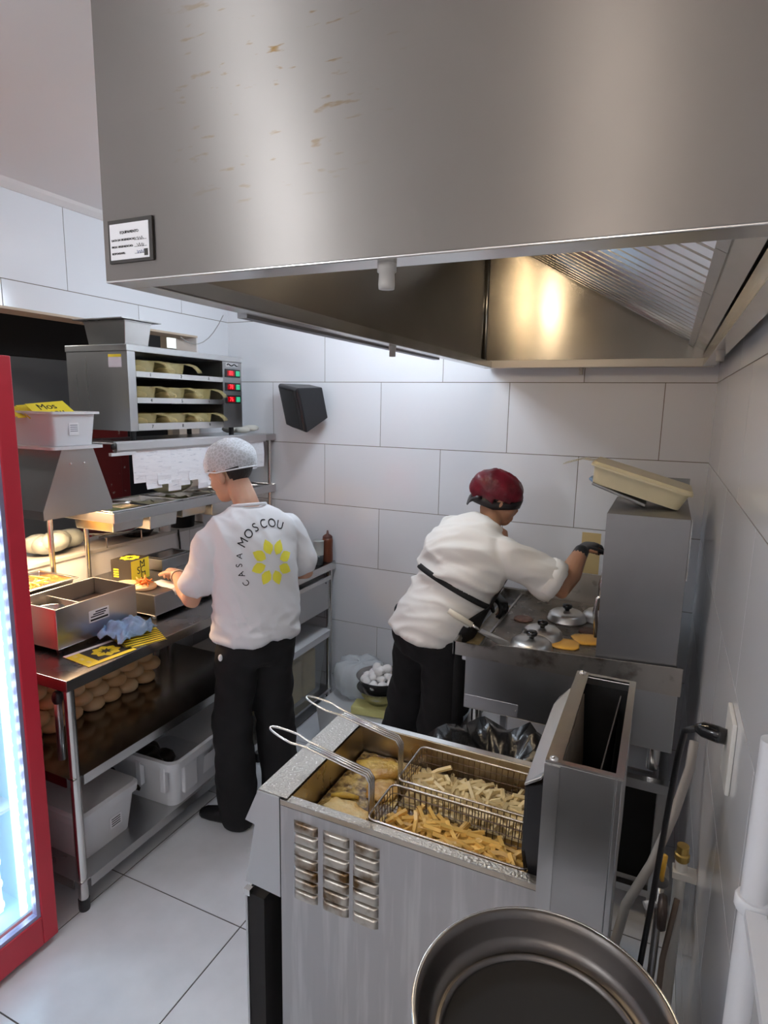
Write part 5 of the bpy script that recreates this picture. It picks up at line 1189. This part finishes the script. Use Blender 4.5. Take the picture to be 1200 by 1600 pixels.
def fuse(o, vox, sm=4, disp=None):
    r = o.modifiers.new('remesh', 'REMESH'); r.mode = 'VOXEL'; r.voxel_size = vox; r.use_smooth_shade = True
    if sm:
        s = o.modifiers.new('smooth', 'SMOOTH'); s.factor = .5; s.iterations = sm
    for i, (strength, size) in enumerate(disp or ()):
        tx = bpy.data.textures.new('folds', 'CLOUDS'); tx.noise_scale = size; tx.noise_depth = 1
        d = o.modifiers.new('folds', 'DISPLACE'); d.texture = tx; d.strength = strength; d.mid_level = .5; d.texture_coords = 'LOCAL'
    return o
def bake_folds(o, fn):
    bpy.context.view_layer.update()
    me = bpy.data.meshes.new_from_object(o.evaluated_get(bpy.context.evaluated_depsgraph_get()))
    o.modifiers.clear(); mt = o.data.materials[0]; o.data = me
    if not me.materials: me.materials.append(mt)
    nr = [v.normal.copy() for v in me.vertices]
    for v, n_ in zip(me.vertices, nr): v.co = v.co+n_*fn(v.co)
    me.polygons.foreach_set('use_smooth', [True]*len(me.polygons)); me.update()
    return o
def ridge(x, y, z):
    return 1-2*abs(MN.noise(V((x, y, z))))
def shell(name, M, c, r, keep, m, parent, thick=.004, n=40, k=28, wob=0):
    """part of an ellipsoid shell: keep(p) in head coordinates"""
    b = MB(); grid = {}
    for i in range(k+1):
        a = PI*i/k-PI/2
        for j in range(n):
            t = 2*PI*j/n; q = 1+wob*math.sin(5*t+3*a)*math.cos(4*a+t)
            grid[i, j] = V((c[0]+r[0]*q*math.cos(a)*math.cos(t), c[1]+r[1]*q*math.cos(a)*math.sin(t), c[2]+r[2]*q*math.sin(a)))
    for i in range(k):
        for j in range(n):
            ps = [grid[i, j], grid[i, (j+1) % n], grid[i+1, (j+1) % n], grid[i+1, j]]
            if all(keep(p) for p in ps): b._add([M @ p for p in ps], [(0, 1, 2, 3)])
    bmesh.ops.remove_doubles(b.bm, verts=b.bm.verts, dist=1e-4)
    o = b.build(name, m, parent, True)
    if thick:
        s = o.modifiers.new('solid', 'SOLIDIFY'); s.thickness = thick; s.offset = 0
    return o
def legs_and_pelvis(b, pel, Rv, Fv, hips, knees, ankles, r, n=22):
    b.rings([ring(pel+V((0, 0, dz))+Fv*df, Rv, a, Fv, c, n) for dz, df, a, c in ((.10, .0, r['waist'], r['waistd']), (.04, 0, r['hip']*.97, r['hipd']), (-.03, -.005, r['hip'], r['hipd']*1.02), (-.10, 0, r['hip']*.92, r['hipd']*.9), (-.14, 0, r['hip']*.7, r['hipd']*.6))])
    for h, k, a in zip(hips, knees, ankles):
        limb(b, [h, h.lerp(k, .5), k, k.lerp(a, .45), a], [r['th'], r['th']*.88, r['kn'], r['cf'], r['an']], n)
def shoe(b, ankle, toe_dir, ln=.27):
    f = V(toe_dir).normalized(); s = V((-f.y, f.x, 0)); base = V((ankle.x, ankle.y, 0))-f*.065
    rg = []
    for q, w_, h in ((0, .022, .05), (.04, .036, .075), (.10, .039, .085), (.16, .043, .066), (.21, .047, .052), (.25, .040, .045), (.272, .022, .035)):
        c = base+f*(q*ln/.272); pts = []
        for j in range(14):
            t = 2*PI*j/14; zz = math.sin(t); pts.append(c+s*w_*math.cos(t)*(1 if zz < 0 else .92)+V((0, 0, max(.002, h*.5+h*.5*zz if zz > -.55 else .002))))
        rg.append(pts)
    b.rings(rg)

# ---------------------------------------------------------------- worker in the white T-shirt
W1 = thing('person', 'worker in white T-shirt, hair net and black trousers standing at the prep table', 'person', (0, 0, 0))
F1 = V((-.85, .53, 0)).normalized(); L1 = V((-F1.y, F1.x, 0)); R1 = -L1
C1 = V((-1.63, 2.19, 0))
def w1(f, l, z): return C1+F1*f+L1*l+V((0, 0, z))
hipsv = [w1(0, .088, .90), w1(0, -.088, .90)]; knees = [w1(.035, .115, .50), w1(.05, -.10, .50)]; ank = [V((-1.685, 2.100, .085)), w1(.015, -.13, .085)]
shl = [w1(.045, .165, 1.408), w1(.045, -.165, 1.412)]
elb = [V((-1.845, 2.005, 1.105)), w1(.06, -.275, 1.165)]
wri = [V((-2.075, 2.175, 1.150)), w1(.30, -.20, 1.13)]
hdir = V((-.97, -.02, -.34)).normalized()
hc1 = w1(.165, .050, 1.648)
rx, fx_, ux = frame(hdir)
MH1 = Matrix(((rx.x, fx_.x, ux.x, hc1.x), (rx.y, fx_.y, ux.y, hc1.y), (rx.z, fx_.z, ux.z, hc1.z), (0, 0, 0, 1))) @ Matrix.Scale(1.06, 4)
b = MB()
head_parts(b, MH1)
limb(b, [w1(.055, 0, 1.46), w1(.075, .01, 1.53), MH1 @ V((0, -.025, -.05))], [.062, .056, .056], 18)
b.rings([ring(w1(f, 0, z), R1, a, F1, c, 24) for z, f, a, c in ((.93, 0, .155, .10), (1.05, 0, .14, .095), (1.20, .015, .15, .105), (1.36, .035, .165, .105), (1.44, .045, .15, .085), (1.49, .055, .08, .065))])
for s, e, w_ in zip(shl, elb, wri):
    limb(b, [s, s.lerp(e, .5), e, e.lerp(w_, .35), w_], [.052, .047, .041, .040, .028], 16)
hand(b, wri[0], (wri[0]-elb[0]).normalized()+V((-.1, .1, -.15)), (-.2, -.2, -1), 1, .5)
hand(b, wri[1], (wri[1]-elb[1]).normalized()+V((0, 0, -.1)), (0, 0, -1), -1, .5)
legs_and_pelvis(b, w1(0, 0, .93), R1, F1, hipsv, knees, ank, dict(waist=.145, waistd=.10, hip=.155, hipd=.105, th=.072, kn=.052, cf=.046, an=.034))
fuse(b.build('body', SKIN, W1, True), .0055, 3)
for s in (-1, 1):
    MB().ell((.031*s, .074, .002), (.012, .012, .012), 12, 8, MH1).build('eye', mat('eye_white', (.75, .72, .7), .2), W1, True)
def hk(p): return p.z > .045 - .55*max(0, p.y+.03) - (.105 if p.y < -.02 else .0) and not (p.y > .015 and p.z < .05)
shell('hair', MH1, (0, -.014, .040), (.084, .104, .094), lambda p: (p.z > -.062 and p.y < -.035) or (p.z > .022 and p.y < .05), HAIR, W1, .006)
NET = bpy.data.materials.new('hair_net_mesh'); NET.use_nodes = True
nt = NET.node_tree; N = nt.nodes; bs = N['Principled BSDF']; bs.inputs['Base Color'].default_value = (.82, .86, .92, 1); bs.inputs['Roughness'].default_value = .6
tc = N.new('ShaderNodeTexCoord'); vo = N.new('ShaderNodeTexVoronoi'); vo.feature = 'DISTANCE_TO_EDGE'; vo.inputs['Scale'].default_value = 60
mr = N.new('ShaderNodeMapRange'); mr.inputs['From Min'].default_value = .02; mr.inputs['From Max'].default_value = .12; mr.inputs['To Min'].default_value = .78; mr.inputs['To Max'].default_value = .55
nt.links.new(tc.outputs['Object'], vo.inputs['Vector']); nt.links.new(vo.outputs['Distance'], mr.inputs['Value']); nt.links.new(mr.outputs[0], bs.inputs['Alpha'])
shell('hair_net', MH1, (0, -.022, .046), (.096, .122, .103), lambda p: p.z > .010+.10*p.y+.20*max(0, p.y), NET, W1, 0, wob=.025)
eb = []
for k in range(40):
    t = 2*PI*k/40; y = -.022+.122*math.sin(t); z = .012+.10*y+.20*max(0, y); q = math.sqrt(max(0, 1-((z-.046)/.103)**2)); eb.append(MH1 @ V((.0965*q*math.cos(t), -.022+.1225*q*math.sin(t), z)))
MB().tube(eb, .0035, 6, closed=True).build('net_band', mat('net_band_white', (.80, .83, .87), .7), W1, True)
# T-shirt
b = MB()
b.rings([ring(w1(f, 0, z), R1, a, F1, c, 40) for z, f, a, c in ((.938, -.005, .190, .142), (1.0, -.005, .190, .138), (1.10, -.005, .184, .132), (1.22, .008, .184, .130), (1.33, .022, .190, .128), (1.40, .034, .196, .118), (1.45, .042, .184, .100), (1.487, .052, .128, .082), (1.515, .058, .078, .066))])
for s, e in zip(shl, elb):
    d = e-s; mid = s+d*.74
    limb(b, [s, s+d*.3, mid], [.062, .068, .077], 20)
SHIRT1 = fuse(b.build('t_shirt', TSHIRT, W1, True), .008, 16)
def folds1(p):
    d = p-C1; u = d.dot(R1); f_ = d.dot(F1); z = p.z
    a = u*.75+(z-1.2)*.45; c = -(u*.45)+(z-1.2)*.75
    low = max(0, min(1, (1.16-z)/.18)); side = min(1, abs(u)/.17)
    v = .0125*ridge(a*12, c*3.2, f_*4+3)+.006*ridge(a*24+7, c*6, f_*8)
    v += low*.010*ridge(u*10, z*20, f_*6+9)
    return v*(.45+.75*max(low, side**2))-.004
bake_folds(SHIRT1, folds1)
b = MB(); pts = [w1(.062, 0, 1.517)+R1*.074*math.cos(2*PI*k/30)+F1*.064*math.sin(2*PI*k/30)+V((0, 0, -.012*math.sin(2*PI*k/30))) for k in range(30)]
b.tube(pts, .007, 8, closed=True); b.build('collar', TSHIRT, W1, True)
# trousers
b = MB()
legs_and_pelvis(b, w1(0, 0, .93), R1, F1, hipsv, knees, [a+V((0, 0, -.035)) for a in ank], dict(waist=.172, waistd=.122, hip=.180, hipd=.128, th=.102, kn=.096, cf=.092, an=.088), 26)
fuse(b.build('trousers', TROUSER, W1, True), .012, 4, ((.03, .10),))
o = MB(); o.ell(w1(-.045, .186, .868), (.010, .010, .016), 10, 8); o.build('trouser_tag', PAPER, W1, True)
for a, d_ in ((ank[0], V((-1, -.12, 0))), (ank[1], F1)):
    b = MB(); shoe(b, a, d_); b.build('shoe', SHOE, W1, True)
b = MB(); c_ = elb[0].lerp(wri[0], .93); dv = (wri[0]-elb[0]).normalized(); u_ = dv.orthogonal().normalized(); v_ = dv.cross(u_)
b.tube([c_+u_*.033*math.cos(2*PI*k/20)+v_*.033*math.sin(2*PI*k/20) for k in range(20)], .004, 6, closed=True); b.build('bracelet', mat('bead_bracelet', (.65, .55, .45), .5), W1, True)

# ---------------------------------------------------------------- cook at the griddle
W2 = thing('person', 'cook in white chef coat, dark red cap and black apron leaning over the griddle', 'person', (0, 0, 0))
F2 = V((.50, .87, 0)).normalized(); L2 = V((-F2.y, F2.x, 0)); R2 = -L2
P2 = V((-.935, 2.60, .95)); SH = V((-.765, 2.735, 1.335)); NK = V((-.725, 2.80, 1.435)); HD = V((-.700, 2.85, 1.535))
up2 = (SH-P2).normalized()
Rt = (R2-up2*R2.dot(up2)).normalized(); Ft = up2.cross(Rt); Ft = Ft if Ft.dot(F2) > 0 else -Ft
hipsv = [P2+L2*.095+V((0, 0, -.05)), P2-L2*.095+V((0, 0, -.05))]
knees = [V((-1.085, 2.705, .50)), V((-.855, 2.55, .50))]; ank = [V((-1.165, 2.71, .085)), V((-.840, 2.545, .085))]
shl = [SH+L2*.170+V((0, 0, .03)), SH-L2*.170+V((0, 0, -.005))]
elb = [V((-.86, 3.02, 1.14)), V((-.365, 2.735, 1.185))]
wri = [V((-.74, 2.93, 1.055)), V((-.318, 2.93, 1.315))]
hdir2 = (V((.86, .42, -.32))).normalized()
rx, fx_, ux = frame(hdir2, (.10, .0, 1))
MH2 = Matrix(((rx.x, fx_.x, ux.x, HD.x), (rx.y, fx_.y, ux.y, HD.y), (rx.z, fx_.z, ux.z, HD.z), (0, 0, 0, 1)))
b = MB(); head_parts(b, MH2)
limb(b, [SH+V((.0, .01, .04)), NK, MH2 @ V((0, -.025, -.045))], [.055, .052, .053], 18)
b.rings([ring(P2.lerp(SH, q)+Ft*df, Rt, a, Ft, c, 24) for q, df, a, c in ((-.05, 0, .165, .115), (.25, 0, .155, .11), (.6, .0, .16, .115), (.95, 0, .165, .105), (1.15, .01, .14, .085), (1.28, .02, .08, .065))])
for s, e, w_ in zip(shl, elb, wri):
    limb(b, [s, s.lerp(e, .5), e, e.lerp(w_, .35), w_], [.058, .056, .055, .052, .032], 16)
hand(b, wri[0], (.8, -.35, -.45), (-.3, -.1, -1), -1, .6)
hand(b, wri[1], (.20, .55, .10), (.1, .1, -1), -1, .5)
legs_and_pelvis(b, P2, R2, F2, hipsv, knees, ank, dict(waist=.16, waistd=.12, hip=.175, hipd=.125, th=.078, kn=.055, cf=.050, an=.036))
fuse(b.build('body', SKIN2, W2, True), .0055, 3)
for s in (-1, 1): MB().ell((.031*s, .074, .002), (.012, .012, .012), 12, 8, MH2).build('eye', MATS['eye_white'], W2, True)
# glove on the right hand
b = MB(); hand(b, wri[1]+V((.002, .004, .001)), (.20, .55, .10), (.1, .1, -1), -1, .5, 1.10)
limb(b, [wri[1].lerp(elb[1], .22), wri[1]], [.038, .034], 14)
fuse(b.build('glove', mat('black_glove', (.015, .016, .018), .4), W2, True), .0045, 2)
b = MB(); hand(b, wri[0], (.8, -.35, -.45), (-.3, -.1, -1), -1, .6, 1.10); limb(b, [wri[0].lerp(elb[0], .22), wri[0]], [.038, .034], 14)
fuse(b.build('glove', MATS['black_glove'], W2, True), .0045, 2)
# cap and hair
shell('hair', MH2, (0, -.014, .040), (.083, .103, .092), lambda p: (p.z > -.060 and p.y < -.01) or (p.z > .03 and p.y < .07), HAIR, W2, .006)
cp = shell('cap', MH2, (0, -.028, .040), (.098, .130, .096), lambda p: p.z > .000+.22*max(0, p.y)-(.030 if p.y < -.03 else 0), SATIN, W2, .004, wob=.05)
tx = bpy.data.textures.new('cap_folds', 'CLOUDS'); tx.noise_scale = .05; dm = cp.modifiers.new('folds', 'DISPLACE'); dm.texture = tx; dm.strength = .016
pts = []
for k in range(44):
    t = 2*PI*k/44; y = -.030+.134*math.sin(t); z = -.020 if y < -.03 else -.020+.30*(y+.03); q = math.sqrt(max(0, 1-((z-.048)/.104)**2)); pts.append(MH2 @ V((.1005*q*math.cos(t), -.030+.134*q*math.sin(t), z)))
b = MB(); b.rings([[p+ux*h+(p-HD).normalized()*e for h, e in ((-.022, .002), (-.022, .006), (.016, .007), (.016, .002))] for p in pts], False, True); b.build('cap_band', mat('black_satin', (.012, .008, .010), .35), W2, True)
b = MB(); kc = MH2 @ V((0, -.128, -.018))
bk = -fx_
b.rings([[tuple(kc+rx*a*s1+bk*d_+ux*(h_+t2)) for s1, t2 in ((-1, .010), (1, .010), (1, -.010), (-1, -.010))] for a, d_, h_ in ((.070, -.030, .010), (.060, -.006, -.004), (.036, .008, -.024), (.016, .010, -.044))]); b.build('cap_tail', MATS['black_satin'], W2, True)
# chef coat: torso with skirt, rolled sleeves
b = MB()
b.rings([ring(P2.lerp(SH, q)+Ft*df+V((0, 0, dz)), Rt.lerp(R2, max(0, .5-q)), a, Ft.lerp(F2, max(0, .5-q)), c, 44) for q, df, dz, a, c in ((-.10, -.01, 0, .200, .165), (.0, -.01, 0, .200, .165), (.18, -.01, 0, .194, .156), (.50, -.005, 0, .184, .145), (.62, -.015, 0, .204, .160), (.76, -.02, 0, .216, .164), (.90, -.02, 0, .222, .155), (1.05, -.01, 0, .205, .128), (1.17, .0, 0, .150, .098), (1.27, .01, 0, .088, .074))])
for i, (s, e) in enumerate(zip(shl, elb)):
    d = e-s; limb(b, [s, s+d*.35, s+d*.74], [.080, .088, .094], 22)
COAT2 = fuse(b.build('chef_coat', COAT, W2, True), .009, 16)
def folds2(p):
    d = p-P2; u = d.dot(Rt); h = d.dot(up2); f_ = d.dot(Ft)
    a = h*.85-u*.45; c = h*.45+u*.85
    w_ = math.exp(-((h-.22)/.13)**2)
    v = .019*ridge(a*9, c*2.6, f_*3+1)+.009*ridge(a*20+5, c*5, f_*6)
    v += w_*.014*ridge(h*17, u*5, f_*5+4)
    return v-.010
bake_folds(COAT2, folds2)
for s, e in zip(shl, elb):
    d = (e-s); c0 = s+d*.78; dn = d.normalized(); u_ = dn.orthogonal().normalized(); v_ = dn.cross(u_)
    rg = [[c0+dn*q+(u_*math.cos(2*PI*k/26)+v_*math.sin(2*PI*k/26))*(r+.003*math.sin(3*k)) for k in range(26)] for q, r in ((-.03, .088), (-.028, .098), (.0, .101), (.030, .098), (.034, .084), (.0, .074))]
    b = MB(); b.rings(rg, False); b.build('sleeve_cuff', COAT, W2, True)
# apron string over the coat and apron skirt in front
b = MB(); n = 60; inn = []; 
q = .50; cA = P2.lerp(SH, q)+Ft*-.005
band = []
for k in range(n):
    t = 2*PI*k/n
    p = cA+Rt*.204*math.cos(t)+Ft*.166*math.sin(t); o_ = (Rt*math.cos(t)+Ft*math.sin(t))
    band.append([tuple(p+up2*.013), tuple(p+o_*.006+up2*.013), tuple(p+o_*.006-up2*.013), tuple(p-up2*.013)])
b.rings(band, False, True); b.build('apron_string', APRON, W2, True)
b = MB(); rows2 = []
for q in (1.02, .8, .5, .28, .1, -.2, -.6, -.9):
    ctr = P2.lerp(SH, q) if q > 0 else P2+V((0, 0, .42*q))
    wd = 1.0 if q < .4 else .72
    rows2.append([ctr+(Rt if q > 0 else R2)*(.212 if q < .3 else .214)*math.sin(a*wd)+(Ft if q > 0 else F2)*(.186 if q < .3 else .180)*math.cos(a*wd) for a in [-1.75+3.5*k/16 for k in range(17)]])
for i in range(len(rows2)-1):
    for k in range(16): b._add([rows2[i][k], rows2[i][k+1], rows2[i+1][k+1], rows2[i+1][k]], [(0, 1, 2, 3)])
bmesh.ops.remove_doubles(b.bm, verts=b.bm.verts, dist=1e-4)
q = b.build('apron', APRON, W2, True); s = q.modifiers.new('solid', 'SOLIDIFY'); s.thickness = .004
# trousers, shoes
b = MB(); legs_and_pelvis(b, P2+V((0, 0, -.02)), R2, F2, hipsv, knees, [a+V((0, 0, -.03)) for a in ank], dict(waist=.185, waistd=.145, hip=.200, hipd=.150, th=.112, kn=.104, cf=.098, an=.090), 26)
fuse(b.build('trousers', TROUSER, W2, True), .012, 4, ((.03, .10),))
for a, d_ in ((ank[0], V((.6, .8, 0))), (ank[1], V((.55, .83, 0)))):
    b = MB(); shoe(b, a, d_, .25); b.build('shoe', SHOE, W2, True)
# ---------------------------------------------------------------- print on the T-shirt back
bpy.context.view_layer.update()
dg = bpy.context.evaluated_depsgraph_get()
bv = BVHTree.FromObject(SHIRT1, dg)
nB = -F1
# slightly turned so the print sits on the back
oB = w1(0, 0, 0)
def project(u, v, off=.0022):
    """u to the viewer's right along the back, v = height"""
    o_ = oB+R1*u+V((0, 0, v))+nB*.6
    h = bv.ray_cast(o_, -nB)
    return (h[0]+h[1]*off) if h[0] else o_-nB*.46
def printed(name, me, m, parent):
    bm = bmesh.new(); bm.from_mesh(me)
    bmesh.ops.triangulate(bm, faces=bm.faces)
    for _ in range(2):
        es = [e for e in bm.edges if e.calc_length() > .012]
        if es: bmesh.ops.subdivide_edges(bm, edges=es, cuts=1)
    bmesh.ops.triangulate(bm, faces=bm.faces)
    for v in bm.verts: v.co = project(v.co.x, v.co.y)
    bm.to_mesh(me); bm.free(); me.materials.clear(); me.materials.append(m)
    return link(name, me, parent)
PC = (.035, 1.295)
for s_, ang in zip('CASA MOSCOU', [214, 198, 183, 168, 0, 146, 129, 113, 97, 80, 64]):
    if s_ == ' ': continue
    a = math.radians(ang); R_ = .145
    tmp = text_obj('letter', s_, .050 if ang < 150 else .036, INK, Matrix.Identity(4)); me = tmp.data; bpy.data.objects.remove(tmp)
    me.transform(T(PC[0]+R_*math.cos(a), PC[1]+R_*1.05*math.sin(a), 0) @ Rz(a-PI/2))
    printed('letter', me, INK, W1)
for k in range(8):
    a = 2*PI*k/8+.25; b = MB(); pts = []
    for (q, s_) in ((.36, 0), (.50, .17), (.68, .24), (.86, .15), (1.02, 0), (.86, -.15), (.68, -.24), (.50, -.17)):
        pts.append((PC[0]+.098*(q*math.cos(a)-s_*math.sin(a)), PC[1]-.01+.102*(q*math.sin(a)+s_*math.cos(a)), 0))
    b._add(pts, [tuple(range(8))]); me = b.mesh('petal'); printed('petal', me, mat('yellow_shirt_print', (.92, .85, .08), .7), W1)

# ------------------------------------------------------------------ put every origin at its thing's base
bpy.context.view_layer.update()
dg = bpy.context.evaluated_depsgraph_get()
for r_ in [o for o in COL.objects if o.type == 'EMPTY' and not o.parent and (o.location.length < 1e-9 or o in BACKSET)]:
    lo = V((1e9,)*3); hi = V((-1e9,)*3)
    stack = list(r_.children)
    while stack:
        c = stack.pop(); stack += list(c.children)
        if c.type != 'MESH': continue
        for q in c.bound_box:
            p = c.matrix_world @ V(q)
            lo = V((min(lo[i], p[i]) for i in range(3))); hi = V((max(hi[i], p[i]) for i in range(3)))
    if lo.x > 1e8: continue
    base = V(((lo.x+hi.x)/2, (lo.y+hi.y)/2, lo.z)); M0 = r_.matrix_world.copy()
    r_.location = base
    M1 = Matrix.LocRotScale(base, r_.rotation_euler, r_.scale)
    for c in r_.children: c.matrix_parent_inverse = M1.inverted() @ M0
